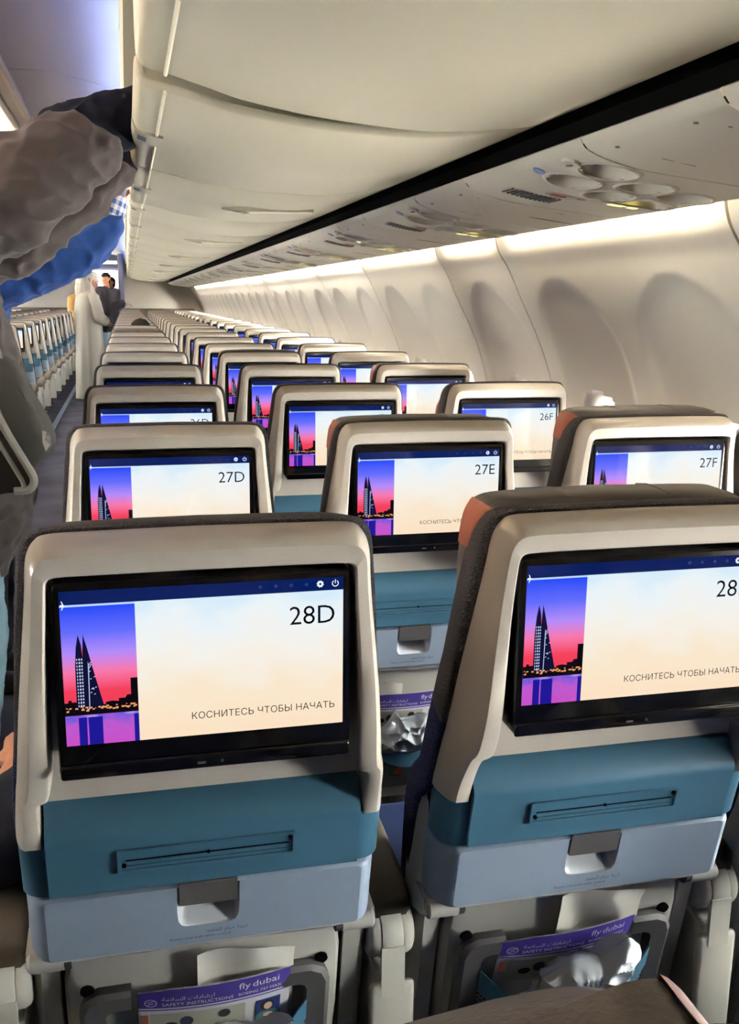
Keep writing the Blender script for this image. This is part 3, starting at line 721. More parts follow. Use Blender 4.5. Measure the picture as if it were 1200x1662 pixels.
    def tro(i, r): return rrect(-.1935+i, .1935-i, .613+i*.3, .7095-i*.3, r)
    L = [[(x, o, z) for x, z in tro(i, r)] for i, r, o in ((.001, .004, -.034), (0, .005, -.028), (0, .005, -.004), (.002, .006, .008), (.007, .007, .022), (.013, .007, .033), (.018, .007, .0375), (.022, .006, .039))]
    g.loops(L, cap0=True)
    rec = [(-.034, .7035), (-.034, .668), (-.033, .655), (-.0295, .6485), (-.024, .6465), (.024, .6465), (.0295, .6485), (.033, .655), (.034, .668), (.034, .7035)]
    rec3 = [(x, .039, z) for x, z in rec]; holed(g, L[-1], rec3)
    tt = g.mk('tray_table', M['tray'], t, 40, P)
    g = G(); g.loops([rec3, [(x*.97, .036, z) for x, z in rec], [(x*.9, .026 if z > .66 else .030, max(z, .653)) for x, z in rec], [(x*.8, .012, max(z+.01, .674) if z < .69 else z) for x, z in rec]], cap1=True)
    g.mk('latch_recess', M['bright'], tt, 40, P)
    g = G(); g.loops([[(x, o, z) for x, z in rrect(-.0315, .0315, .677, .7085, .002)] for o in (.020, .0385, .0395)], cap0=True, cap1=True)
    g.box(-.0315, .0315, .038, .041, .7065, .7095, .001); g.mk('latch', M['latch'], tt, 40, P)
    tw = Matrix(((1, 0, 0, 0), (0, 0, 1, 0), (0, 0, 0, 0), (0, 0, 0, 1)))
    nrm = lambda off, x, z: Matrix.Translation(P(x, off, z)) @ Matrix.Rotation(math.pi/2+math.atan(T), 4, 'X')
    text('placard_text', 'Fasten seat belt while seated', .0058, M['printlite'], tt, mw=nrm(.0396, -.043, .6275), res=1)
    text('placard_text_arabic', ''.join(reversed('\uFE8D\uFEAD\uFE91\uFEC2 \uFEA3\uFEB0\uFE8D\uFEE1 \uFE8D\uFEDF\uFEE4\uFED8\uFECC\uFEAA')), .0070, M['printlite'], tt, mw=nrm(.0396, .043, .6345), align='RIGHT', res=1)
    # --- tray rail and arms
    g = G(); g.tube([(x, .022, .6085) for x in (-.165, -.08, 0, .08, .165)], .0052, 10); g.mk('tray_rail', M['shell_grey'], t, 40, P)
    for s in (-1, 1):
        g = G(); g.tube([(s*x, .016, .603) for x in (.158, .166, .194, .1975)], [.0125, .0125, .0130, .009], 14)
        g.loops([[(s*x, o, z) for o, z in ((-.03, .62), (.012, .614), (.022, .600), (.006, .588), (-.03, .575))] for x in (.188, .196, .199)], cap0=True, cap1=True)
        ta = g.mk('tray_arm', M['shell_grey'], t, 40, P)
        g = G(); g.tube([(s*.150, .016, .603), (s*.159, .016, .603)], .0118, 14); g.mk('pivot_band', M['dkgrey'], ta, 40, P)
    # --- literature pocket
    g = G()
    fo = [(-.088, .545), (-.125, .545), (-.140, .537), (-.147, .52), (-.147, .40), (-.140, .345), (-.12, .315), (.12, .315), (.140, .345), (.147, .40), (.147, .52), (.140, .537), (.125, .545), (.088, .545)]
    fi = [(-.088, .520), (-.108, .520), (-.115, .517), (-.118, .51), (-.118, .42), (-.115, .37), (-.10, .345), (.10, .345), (.115, .37), (.118, .42), (.118, .51), (.115, .517), (.108, .520), (.088, .520)]
    fm = [(a[0]*.8+b[0]*.2, a[1]*.8+b[1]*.2) for a, b in zip(fo, fi)]
    idx = g.loops([[(x, o, z) for x, z in l] for l, o in ((fo, .006), (fo, .022), (fm, .028), (fi, .028), (fi, .006))], closed=False)
    for e in (0, -1): g.F.append(tuple(i[e] for i in idx)); g.m.append(0)
    po = g.mk('pocket_frame', M['dkgrey'], t, 40, P)
    g = G(); bz = lambda x: .425+.072*abs(x/.118)**1.7; bo = lambda x: .028+.040*(1-(x/.118)**2)
    xs = [-.118+.236*i/16 for i in range(17)]
    g.loops([[(x, bo(x), bz(x)), (x, bo(x)+.003, bz(x)), (x, bo(x)+.003, bz(x)-.034), (x, bo(x), bz(x)-.034)] for x in xs], cap0=True, cap1=True)
    g.mk('pocket_band', M['teal'], po, 40, P)
    g = G(); g.loops([[(x, bo(x)*(1-q)+.014*q+.001, (bz(x)-.03)*(1-q)+.33*q) for x in xs] for q in (0, .25, .5, .75, 1)], closed=False)
    g.loops([[(x, bo(x)*(1-q)+.014*q-.002, (bz(x)-.03)*(1-q)+.33*q) for x in xs] for q in (0, .25, .5, .75, 1)], closed=False); g.mk('pocket_net', M['net'], po, 60, P)
    g = G(); g.loops([[(x, bo(x)*(1-q)+.014*q+.003, (bz(x)-.03)*(1-q)+.33*q) for x in (-.018, -.003)] for q in (0, .3, .62)], closed=False)
    g.loops([[(x, bo(x)*(1-q)+.014*q+.0015, (bz(x)-.03)*(1-q)+.33*q) for x in (-.018, -.003)] for q in (0, .3, .62)], closed=False); g.mk('pocket_tab', M['strap'], po, 60, P)
    # --- cushion, belt, legs
    g = G(); g.box(-.199, .199, .20, .66, .35, .455, .035); g.mk('seat_cushion', M['navy'], t, 50)
    g = G(); g.tube([(.09, .27, .459), (.03, .33, .462), (-.03, .36, .464), (-.07, .40, .462)], .012, 6); bl = g.mk('seat_belt', M['navy'], t)
    g = G(); g.box(-.02, .02, .325, .365, .47, .484, .004); g.mk('buckle', M['metal'], bl)
    g = G(); g.tube([(-.199, .30, .32), (.199, .30, .32)], .022, 10); g.tube([(-.199, .58, .32), (.199, .58, .32)], .022, 10)
    g.box(-.195, .195, .2, .64, .335, .352); g.mk('seat_base', M['dkgrey'], t)
    for y in (.26, .60):
        g = G(); g.tube([(0, y, .31), (0, y+(.03 if y > .4 else -.03), .02)], [.022, .016], 8); g.box(-.03, .03, y-.06, y+.06, .006, .022); g.mk('leg', M['dkgrey'], t)
    # --- head rest
    g = G(); kh = [(-.150, .93), (-.158, .97), (-.163, 1.04), (-.162, 1.085), (-.157, 1.104), (-.147, 1.115), (-.115, 1.1195), (0, 1.1215)]
    ch = mirror(catmull(kh, 3))
    def ih(d): return [(math.copysign(max(abs(x)-d, 0), x), (z-d) if z > 1.03 else z+d*.5) for x, z in ch]
    cur = lambda x: .03*(x/.16)**2
    L = [[(x, o+(cur(x) if o < -.11 else 0), z) for x, z in ih(d)] for d, o in ((.02, -.040), (.008, -.044), (.001, -.054), (0, -.075), (0, -.105), (.004, -.128), (.014, -.144), (.03, -.150))]
    g.loops(L, cap0=True, cap1=True)
    for x in (-.06, .06): g.tube([(x, -.054, 1.1195), (x, -.075, 1.1207), (x, -.105, 1.1207), (x, -.128, 1.1168)], .0012, 6)
    hr = g.mk('headrest', M['leather'], t, 50, P)
    for s in (-1, 1):
        seg = [p for p in catmull(kh, 3) if p[1] > 1.055]
        seg = seg[:-7]; q = [(s*abs(x), z) for x, z in seg]
        def io(d): return [(s*(abs(x)-d), z-(d if z > 1.03 else 0)) for x, z in q]
        g = G(); g.loops([[(x+s*.0015, o+(cur(x) if o < -.11 else 0), z+.0012) for x, z in io(d)] for d, o in ((.008, -.0435), (.001, -.0535), (0, -.075), (0, -.105), (.004, -.1285), (.014, -.1445))], closed=False)
        g.loops([[(x-s*.002, o+(cur(x) if o < -.11 else 0), z-.002) for x, z in io(d)] for d, o in ((.008, -.0435), (.001, -.0535), (0, -.075), (0, -.105), (.004, -.1285), (.014, -.1445))], closed=False)
        g.mk('side_trim', M['orange'], hr, 50, P)
    g = G(); g.loops([[(.012*math.cos(a), o, 1.104+.007*math.sin(a)) for a in [2*math.pi*i/12 for i in range(12)]] for o in (-.045, -.0405)], cap0=True, cap1=True)
    g.mk('pull_hole', M['blackm'], hr, 40, P)
    # --- arm rests
    def arm(x, nm):
        g = G(); L = []
        for y, w_, z0, z1 in ((.150, .020, .556, .588), (.158, .027, .550, .600), (.19, .0285, .548, .608), (.30, .0285, .560, .618), (.50, .027, .575, .630), (.535, .022, .580, .628)):
            L.append([(x+a, y, b) for a, b in rrect(-w_, w_, z0, z1, .012, 3)])
        g.loops(L, cap0=True, cap1=True); a_ = g.mk(nm, M['armpad'], t, 50)
        g = G(); yc, zc = .170, .545
        for xa, xb, r in ((-.030, -.014, .034), (-.0135, .0135, .036), (.014, .030, .034)):
            ea = .009 if xa < -.029 else .0008; eb = .009 if xb > .029 else .0008
            g.tube([(x+xa, yc, zc), (x+xa+ea*.3, yc, zc), (x+xa+ea, yc, zc), (x+xb-eb, yc, zc), (x+xb-eb*.3, yc, zc), (x+xb, yc, zc)], [r-ea*.9, r-ea*.35, r, r, r-eb*.35, r-eb*.9], 24)
        g.mk('armrest_pivot', M['pod_white'], a_, 40)
        g = G(); g.box(x-.015, x+.015, .133, .140, .47, .54); g.box(x-.030, x+.030, .134, .146, .33, .487, .008); g.box(x-.02, x+.02, .146, .30, .34, .50, .006)
        g.mk('armrest_cover', M['pod_white'], a_, 40)
        return a_
    arm(-.23, 'armrest'); arm(.23, 'outer_armrest')
    return t
seat0 = build_seat(); seat_tree = snapshot(seat0)
ALL = {base_name(c) for c in bpy.data.objects}
MID = {'back_shell', 'side_shell', 'lower_panel', 'backrest', 'monitor', 'display', 'literature_housing', 'card_slot_plate', 'tray_table', 'latch', 'latch_recess', 'tray_arm', 'tray_rail', 'seat_cushion', 'seat_base', 'leg', 'headrest', 'side_trim', 'pull_hole', 'armrest', 'armrest_pivot', 'armrest_cover', 'pocket_frame', 'pocket_band', 'pocket_net'}
FAR = {'back_shell', 'side_shell', 'lower_panel', 'backrest', 'monitor', 'display', 'literature_housing', 'tray_table', 'headrest', 'side_trim', 'armrest', 'armrest_pivot', 'seat_base', 'armrest_cover'}
PITCH = .778
COLX = {'D': .52, 'E': .98, 'F': 1.44, 'C': -.52, 'B': -.98, 'A': -1.44}
# how far each head rest is pulled up (0 = level with the shell top)
HEAD = {('D', 0): -.05, ('D', 1): -.05, ('D', 2): -.05, ('E', 0): .0, ('E', 1): -.005, ('F', 0): 0., ('F', 1): .006, ('E', 2): -.05, ('F', 2): -.05, ('E', 3): -.022, ('E', 4): .002, ('F', 3): -.006, ('F', 4): -.05, ('D', 3): -.05, ('D', 4): -.03, ('D', 5): -.03, ('D', 6): -.01, ('D', 7): .012, ('D', 8): -.03, ('E', 5): -.012, ('F', 5): -.01, ('D', -1): -.0485}
def sweep(col, n): return HEAD.get((col, n), rnd.choice([-.05, -.05, -.03, -.012, -.02]))
COLNAME = {'D': 'aisle column right of the aisle', 'E': 'middle column on the right', 'F': 'window column on the right', 'C': 'aisle column left of the aisle', 'B': 'middle column on the left', 'A': 'window column on the left'}
SEAT = {}
def put_seat(col, n):
    near = n <= 2 and col in 'DEF'
    keep = ALL if near else (MID if (col in 'DEF' and n <= 8) or (col == 'C') else FAR)
    keep = keep | {'outer_armrest'} if col in 'FC' else keep-{'outer_armrest'}
    if not SEAT: o = seat0
    else: o = copy_tree(seat0, seat_tree, keep)
    SEAT[(col, n)] = o; o.location = (COLX[col]-(.008 if n == -1 else 0), n*PITCH, 0)
    h = sweep(col, n); mon = None
    for c in list(o.children):
        b = base_name(c)
        if b == 'headrest':
            c.location = (0, -T*h, h)
            if n == -1 and col == 'D': c.matrix_basis = Matrix.Translation((0, -T*h, h)) @ Matrix.Translation((0, 0, 1.0)) @ Matrix.Rotation(math.radians(-18), 4, 'Y') @ Matrix.Translation((0, 0, -1.0))
        elif b == 'monitor': mon = c
    if mon is not None and col in 'DEF' and 0 <= n <= 3:
        text('seat_number', '%d%s' % (28-n, col), .0268, M['txt'], mon, (.1262, -.0046, 1.0165), align='RIGHT', res=3)
        if n == 3: text('prompt_text', 'КОСНИТЕСЬ ЧТОБЫ НАЧАТЬ', .0098, M['txt'], mon, (.1255, -.0046, .9272), align='RIGHT', res=2)
    hr = ', dark headrest pulled up' if h > -.012 and n > -1 else ''
    if n == -1 and col != 'D': lab = 'cream aircraft seat in the %s, one row behind seat 28%s' % (COLNAME[col], col)
    elif n == -1: lab = 'seat in front of the camera, only its brown headrest with rust edge showing'
    elif n <= 2 and col in 'DEF': lab = 'cream aircraft seat with a lit screen marked %d%s%s' % (28-n, col, hr)
    elif col in 'DEF': lab = 'cream seat, right %s, %s past 26%s%s' % (COLNAME[col].split(' column')[0]+' column', 'first' if n == 3 else ORD[n-3], col, hr)
    else: lab = 'cream aircraft seat in the %s, %s row of that block' % (COLNAME[col], 'first' if n == 0 else ORD[n])
    tag(o, lab, 'aircraft seat', 'seats of the %s' % COLNAME[col])
for n in [0, 1, 2, -1]+list(range(3, 23)):
    for col in 'FED':
        
        put_seat(col, n)
for n in range(0, 23):
    for col in 'CBA': put_seat(col, n)
for c in list(bpy.data.objects):
    if c.name.startswith('outer_armrest'): c.name = 'armrest'

# ------------------------------------------------------------------ things in the seat pockets
def card(col, n, dx=0., tilt=0., curl=.02, zt=.556):
    o = empty('safety_card', (COLX[col], n*PITCH, 0))
    W_ = .089
    def S(x, z, e=0): # bowed sheet leaning on the panel
        off = .018+.022*(1-(x/W_)**2)*.5+curl*max(0, (z-.47))/.09*.6+e
        z2 = z+tilt*x-.012*max(0, -x/W_-.55)*(1 if z > zt-.01 else 0)
        return P(x+dx, off, z2)
    xs = [-W_+2*W_*i/14 for i in range(15)]
    def band(z0, z1, e, nz=3): 
        g = G(); g.loops([[S(x, z0+(z1-z0)*k/nz, e) for x in xs] for k in range(nz+1)], closed=False); return g
    g = band(.36, zt, 0, 8); g.loops([[S(x, .36+(zt-.36)*k/8, -.0012) for x in xs] for k in range(9)], closed=False); g.mk('sheet', M['cardwhite'], o, 60)
    g = band(zt-.034, zt-.0005, .0008); g.mk('title_band', M['purple'], o, 60)
    g = band(zt-.0385, zt-.0365, .0008, 1); g.mk('rule', M['purple'], o, 60)
    def tx(nm, body, size, m, x, z, align='LEFT', e=.0016):
        t = text(nm, body, size, m, o, align=align, res=2); me = t.data.copy(); t.data = me
        for v in me.vertices: px, pz = v.co.x, v.co.y; v.co = S(x+px, z+pz, e)
        t.matrix_local = Matrix.Identity(4); return t
    tx('airline_name', 'fly', .0155, M['white'], .0265, zt-.0175); tx('airline_name_bold', 'dubai', .0155, M['white'], .0425, zt-.0175)
    tx('aircraft_type', 'BOEING 737 MAX', .0066, M['white'], .078, zt-.029, 'RIGHT')
    tx('card_title', 'SAFETY INSTRUCTIONS', .0078, M['white'], -.062, zt-.030)
    tx('card_title_arabic', ''.join(reversed('\uFE8D\uFEAD\uFEB7\uFE8E\uFEA9\uFE8D\uFE95 \uFE8D\uFEDF\uFEB4\uFEFC\uFEE3\uFE94')), .0092, M['white'], -.062, zt-.0205)
    g = G()                                            # round emblem with two strokes
    for i in range(18):
        a, b = 2*math.pi*i/18, 2*math.pi*(i+1)/18
        g.poly([S(-.0745+r*math.cos(u), zt-.0235+r*math.sin(u)*.95, .0016) for r, u in ((.0072, a), (.0072, b), (.0060, b), (.0060, a))])
    for d in (-.0022, .0016): g.poly([S(-.0745+x, zt-.0235+z+d, .0016) for x, z in ((-.0042, -.0006), (.003, .0022), (.0042, .0016), (-.003, -.0014))])
    g.mk('emblem', M['white'], o, 60)
    # printed pictures
    def rect(nm, x0, x1, z0, z1, m, e=.0012):
        g = G(); g.loops([[S(x0+(x1-x0)*i/4, z, e) for i in range(5)] for z in (z0, z1)], closed=False); return g.mk(nm, m, o, 60)
    rect('picture_panel', -.076, .035, zt-.085, zt-.044, mat_panel); rect('orange_mark', -.086, -.078, zt-.066, zt-.046, mat_mark)
    rect('picture_blue', .048, .078, zt-.085, zt-.047, mat_blue)
    def blobp(nm, cx, cz, rx, rz, m, e): 
        g = G(); g.poly([S(cx+rx*math.cos(a), cz+rz*math.sin(a), e) for a in [2*math.pi*i/14 for i in range(14)]]); return g.mk(nm, m, o, 60)
    blobp('drawn_body', .063, zt-.080, .016, .012, mat_tealp, .0018); blobp('drawn_hair', .062, zt-.059, .0085, .0095, M['landp'], .0019)
    blobp('drawn_face', .063, zt-.0605, .0052, .0068, mat_face, .0022); blobp('drawn_hands', .063, zt-.0765, .006, .004, mat_face, .0022)
    blobp('drawn_figure', -.034, zt-.060, .008, .009, mat_figure, .0018); blobp('drawn_figure', .010, zt-.055, .0075, .0075, M['landp'], .0018); blobp('drawn_figure', -.052, zt-.066, .008, .006, M['landp'], .0018)
    return o
M['landp'] = mat('card_dark_ink', srgb(40, 40, 46), .5); mat_panel = mat('card_beige_ink', srgb(196, 196, 180), .5); mat_mark = mat('card_orange_ink', srgb(222, 130, 110), .5)
mat_blue = mat('card_blue_ink', srgb(48, 64, 130), .5); mat_tealp = mat('card_teal_ink', srgb(92, 140, 150), .5); mat_face = mat('card_skin_ink', srgb(230, 196, 160), .5); mat_figure = mat('card_navy_ink', srgb(60, 72, 100), .5)
tag(card('D', 0, .008, .02, .02, .553), 'purple and white airline safety card in the pocket behind seat 28D', 'safety card', 'safety cards')
tag(card('E', 0, -.006, .06, .025, .555), 'purple and white airline safety card bowed behind a plastic bag at seat 28E', 'safety card', 'safety cards')
tag(card('E', 1, .0, .0, .02, .556), 'purple and white airline safety card in the pocket behind seat 27E', 'safety card', 'safety cards')
def paper(col, n, x0, x1, zt):
    g = G(); xs = [x0+(x1-x0)*i/10 for i in range(11)]; zz = [.40+(zt-.40)*k/8 for k in range(9)]
    S = lambda x, z, e: (COLX[col]+x, n*PITCH+P(x, .014+e+.004*math.sin(x*70+z*40)+.010*max(0, z-.5)/.08, z)[1], z+(.006*math.sin((x-x0)*40) if z > zt-.001 else 0))
    for e in (0, .0008): g.loops([[S(x, z, e) for x in xs] for z in zz], closed=False)
    return g.mk('paper_bag', M['paper'], None, 60)
tag(paper('D', 0, -.012, .102, .586), 'white paper sick bag standing behind the safety card at seat 28D', 'paper bag', 'paper bags')
tag(paper('E', 0, -.02, .095, .600), 'white paper sick bag standing behind the safety card at seat 28E', 'paper bag', 'paper bags')
tag(paper('E', 1, -.10, -.01, .575), 'white paper sick bag beside the safety card at seat 27E', 'paper bag', 'paper bags')
def plastic_mat():
    m = mat('thin_plastic', srgb(216, 228, 238), .22, coat=.5)
    b = m.node_tree.nodes['Principled BSDF']; b.inputs['Transmission Weight'].default_value = .25; return m
M['plastic'] = plastic_mat()
def plastic_bag(col, n, outline, off0, seed):
    """crumpled film: a puffed pillow with the given outline, creased by ridged noise"""
    g = G(); cx = sum(p[0] for p in outline)/len(outline); cz = sum(p[1] for p in outline)/len(outline)
    ring = catmull(outline+[outline[0]], 8)[:-1]; nq = 26
    def pt(x, z, q, side):
        d = math.sqrt(max(0, 1-q*q))*.030
        v = Vector((x*28+seed, z*28, side*3.1)); w_ = Vector((x*70+seed, z*45, 1.7))
        cr = (1-abs(noise.noise(v)))**2*.014+(1-abs(noise.noise(w_)))**3*.006-.010
        return P(x+.004*noise.noise(v*.8), off0+side*d+cr*(1-q**6)*side, z+.004*noise.noise(v*.7+Vector((5, 0, 0))))
    for side in (1, -1):
        g.loops([[pt(cx+(x-cx)*q, cz+(z-cz)*q, q, side) for x, z in ring] for q in [max(.001, k/nq) for k in range(nq+1)]])
    o = mk('plastic_bag', g.V, g.F, M['plastic'], None, g.m, 28); o.location = (COLX[col], n*PITCH, 0); return o
tag(plastic_bag('E', 0, [(-.055, .51), (-.02, .528), (.015, .532), (.028, .528), (.052, .556), (.066, .545), (.074, .53), (.066, .49), (.045, .46), (.028, .438), (-.005, .440), (-.05, .455), (-.088, .445), (-.082, .462), (-.055, .475)], .070, 1.0), 'crumpled clear plastic bag in front of the safety card at seat 28E', 'plastic bag', 'plastic bags')
tag(plastic_bag('E', 1, [(-.09, .475), (-.05, .50), (-.035, .528), (-.02, .505), (.01, .51), (.035, .515), (.06, .49), (.078, .47), (.06, .44), (.0, .43), (-.06, .432)], .064, 4.0), 'crumpled clear plastic bag filling the pocket behind seat 27E', 'plastic bag', 'plastic bags')
tag(plastic_bag('D', 0, [(-.06, .47), (-.03, .492), (.01, .495), (.05, .488), (.07, .485), (.095, .497), (.08, .46), (.05, .44), (-.02, .435), (-.06, .445)], .064, 9.0), 'crumpled clear plastic bag low in the pocket behind seat 28D', 'plastic bag', 'plastic bags')

# ------------------------------------------------------------------ people
def hull(bm, items):
    vs = []
    for p, r in items:
        for q in ICO: vs.append(bm.verts.new((p[0]+q[0]*r, p[1]+q[1]*r, p[2]+q[2]*r)))
    res = bmesh.ops.convex_hull(bm, input=vs)
    junk = [v for v in res['geom_interior'] if isinstance(v, bmesh.types.BMVert)]+[v for v in res['geom_unused'] if isinstance(v, bmesh.types.BMVert)]
    bmesh.ops.delete(bm, geom=list(set(junk)), context='VERTS')
_b = bmesh.new(); bmesh.ops.create_icosphere(_b, subdivisions=2, radius=1); ICO = [tuple(v.co) for v in _b.verts]; _b.free()
def blob(name, hulls, voxel, m, parent, wr=None, smooth=4):
    """hulls of spheres melted into one continuous skin"""
    bm = bmesh.new()
    for h in hulls:
        b2 = bmesh.new(); hull(b2, h); tmp = bpy.data.meshes.new('t'); b2.to_mesh(tmp); b2.free(); bm.from_mesh(tmp); bpy.data.meshes.remove(tmp)
    me = bpy.data.meshes.new(name); bm.to_mesh(me); bm.free()
    o = link(name, me)
    md = o.modifiers.new('r', 'REMESH'); md.mode = 'VOXEL'; md.voxel_size = voxel
    ms = o.modifiers.new('s', 'SMOOTH'); ms.factor = .5; ms.iterations = smooth
    bpy.context.view_layer.update()
    me2 = bpy.data.meshes.new_from_object(o.evaluated_get(bpy.context.evaluated_depsgraph_get()))
    bpy.data.objects.remove(o); bpy.data.meshes.remove(me); me2.name = name
    if wr:
        nr = [v.normal.copy() for v in me2.vertices]
        for v, n in zip(me2.vertices, nr): v.co += n*wr(v.co)
    me2.materials.clear(); me2.materials.append(m)
    for p in me2.polygons: p.use_smooth = True
    return link(name, me2, parent)
def V3(*a): return Vector(a)
def hand_hulls(wrist, d, palm, thumb_side, curl=.5, s=1.0):
    """palm, five unequal fingers and a thumb; d = pointing direction, palm = palm normal"""
    d = d.normalized(); palm = (palm-d*palm.dot(d)).normalized(); side = d.cross(palm).normalized()*thumb_side
    H = []; kn = wrist+d*.088*s
    H.append([(wrist, .024*s), (wrist+d*.03*s+side*.018*s, .016*s), (wrist+d*.03*s-side*.018*s, .015*s), (kn+side*.030*s, .0115*s), (kn-side*.030*s, .0105*s)])
    for i, ln in enumerate((.070, .078, .072, .056)):
        b = kn+side*(.030-.020*i)*s; p = b; a = 0.
        for j, q in enumerate((.45, .32, .23)):
            a += curl*(.5, .9, .6)[j]; dd = d*math.cos(a)+palm*math.sin(a); n = p+dd*ln*q*s
            H.append([(p, (.0092-.0008*j)*s), (n, (.0086-.0009*j)*s)]); p = n
    b = wrist+d*.022*s+side*.026*s; m_ = b+(d*.55+side*.7+palm*.35).normalized()*.042*s; e = m_+(d*.85+side*.25+palm*.35).normalized()*.032*s
    H.append([(b, .013*s), (m_, .0105*s)]); H.append([(m_, .0105*s), (e, .0085*s)])
    return H
def head_hulls(c, fwd, up=None, s=1.0):
    fwd = fwd.normalized(); up = (up or V3(0, 0, 1)).normalized(); fwd = (fwd-up*fwd.dot(up)).normalized(); sd = fwd.cross(up)
    q = lambda a, b, z: c+fwd*a*s+sd*b*s+up*z*s
    H = [[(q(-.02, 0, .035), .080*s), (q(.025, 0, .035), .070*s)], [(q(.02, 0, .0), .066*s), (q(.055, 0, -.055), .036*s), (q(.03, .025, -.06), .036*s), (q(.03, -.025, -.06), .036*s)],
         [(q(.070, 0, -.085), .020*s), (q(.05, 0, -.075), .030*s)],
         [(q(.088, 0, .018), .010*s), (q(.106, 0, -.020), .0105*s), (q(.088, 0, -.024), .013*s)],
         [(q(.088, .018, -.052), .007*s), (q(.092, 0, -.049), .0085*s), (q(.088, -.018, -.052), .007*s)],
         [(q(.088, .016, -.060), .006*s), (q(.091, 0, -.061), .0085*s), (q(.088, -.016, -.060), .006*s)],
         [(q(.078, .032, .036), .009*s), (q(.082, 0, .034), .010*s), (q(.078, -.032, .036), .009*s)]]
    for e in (-1, 1): H.append([(q(-.005, e*.074, .015), .010*s), (q(-.012, e*.080, .028), .009*s), (q(-.004, e*.074, -.018), .008*s)])
    return H
def human(name, J, skin, voxel=.007, s=1.0, hair=None, hairm=None, curl=.6):
    """J: joints in world space. One continuous body."""
    H = []
    pel, chest, neck, head = J['pelvis'], J['chest'], J['neck'], J['head']; fw = J['face']; lat = (J['shL']-J['shR']).normalized()
    H.append([(pel+lat*.09, .105*s), (pel-lat*.09, .105*s), (pel+(chest-pel)*.5+lat*.06, .105*s), (pel+(chest-pel)*.5-lat*.06, .105*s)])
    H.append([(pel+(chest-pel)*.5+lat*.06, .105*s), (pel+(chest-pel)*.5-lat*.06, .105*s), (chest+lat*.085, .105*s), (chest-lat*.085, .105*s)])
    H.append([(chest+lat*.085, .105*s), (chest-lat*.085, .105*s), (J['shL'], .055*s), (J['shR'], .055*s), (neck, .055*s)])
    H.append([(neck, .058*s), (head+V3(0, 0, -.05), .052*s)])
    H += head_hulls(head, fw, J.get('up'), s)
    for k in 'LR':
        sh, el, wr = J['sh'+k], J['el'+k], J['wr'+k]
        H.append([(sh, .058*s), (el, .042*s)]); H.append([(el, .042*s), (el.lerp(wr, .3), .042*s)]); H.append([(el.lerp(wr, .3), .042*s), (wr, .026*s)])
        d = J.get('hd'+k, (wr-el)); H += hand_hulls(wr, d, J.get('pn'+k, V3(0, 0, -1)), J.get('ts'+k, 1 if k == 'L' else -1), J.get('curl'+k, curl), s)
        hp, kn, an = J['hp'+k], J['kn'+k], J['an'+k]
        H.append([(hp, .088*s), (kn, .056*s)]); H.append([(kn, .056*s), (kn.lerp(an, .35)-J['toe']*.015, .055*s)]); H.append([(kn.lerp(an, .35)-J['toe']*.015, .055*s), (an, .036*s)])
        H.append([(an+V3(0, 0, -.04), .034*s), (an+J['toe']*.15+V3(0, 0, -.055), .022*s), (an-J['toe']*.03+V3(0, 0, -.05), .028*s)])
    o = blob(name, H, voxel, skin, None, smooth=3)
    if hair:
        up = (J.get('up') or V3(0, 0, 1)).normalized(); f2 = (fw-up*fw.dot(up)).normalized()
        q = lambda a, z: head+f2*a*s+up*z*s
        hh = [[(q(-.022, .045), .084*s), (q(.028, .058), .068*s)], [(q(-.04, .03), .074*s), (q(-.045, -.04), .058*s)]]
        blob('hair', hh, voxel, hairm, o, smooth=2)
    return o
def wrinkle(a, sc, ax=(1, 1, 1)):
    def w_(c):
        v = Vector((c.x*sc*ax[0], c.y*sc*ax[1], c.z*sc*ax[2]))
        n = noise.noise(v)+.5*noise.noise(v*2.1+Vector((3, 1, 7))); return a*((1-abs(n))**2*1.4-.7)
    return w_
def shoes(o, J, m, voxel=.008):
    for k in 'LR':
        an = J['an'+k]; blob('shoe', [[(an+V3(0, 0, -.035), .045), (an+J['toe']*.16+V3(0, 0, -.056), .030), (an-J['toe']*.04+V3(0, 0, -.048), .038), (an+J['toe']*.08+V3(0, 0, -.05), .040)]], voxel, m, o)
def trousers(o, J, m, voxel=.009, loose=.022, wr=.004):
    H = []; lat = (J['shL']-J['shR']).normalized(); pel = J['pelvis']
    H.append([(pel+lat*.09, .115), (pel-lat*.09, .115), (pel+lat*.08+V3(0, 0, .09), .112), (pel-lat*.08+V3(0, 0, .09), .112)])
    for k in 'LR': H.append([(J['hp'+k], .088+loose), (J['kn'+k], .056+loose)]); H.append([(J['kn'+k], .056+loose), (J['an'+k]+V3(0, 0, .03), .045+loose)])
    return blob('trousers', H, voxel, m, o, wrinkle(wr, 16))
def top(nm, o, J, m, loose=.02, voxel=.009, wr=.004, hem=-.02, sleeve=.95, sc=12, rl=1.0):
    H = []; lat = (J['shL']-J['shR']).normalized(); pel, chest = J['pelvis'], J['chest']
    lo = pel+V3(0, 0, hem); mid = pel.lerp(chest, .5)
    for a, b in ((lo, mid), (mid, chest)): H.append([(a+lat*.085, .108+loose), (a-lat*.085, .108+loose), (b+lat*.085, .106+loose), (b-lat*.085, .106+loose)])
    H.append([(chest+lat*.085, .106+loose), (chest-lat*.085, .106+loose), (J['shL'], .058+loose), (J['shR'], .058+loose), (J['neck']+V3(0, 0, -.03), .060+loose*.4)])
    for k in 'LR':
        sh, el, wr_ = J['sh'+k], J['el'+k], J['wr'+k]; e2 = el.lerp(wr_, sleeve)
        H.append([(sh, (.060+loose)*rl), (el, (.046+loose*1.3)*rl)]); H.append([(el, (.046+loose*1.3)*rl), (e2, (.032+loose*1.1)*rl)])
    return blob(nm, H, voxel, m, o, wrinkle(wr, sc))
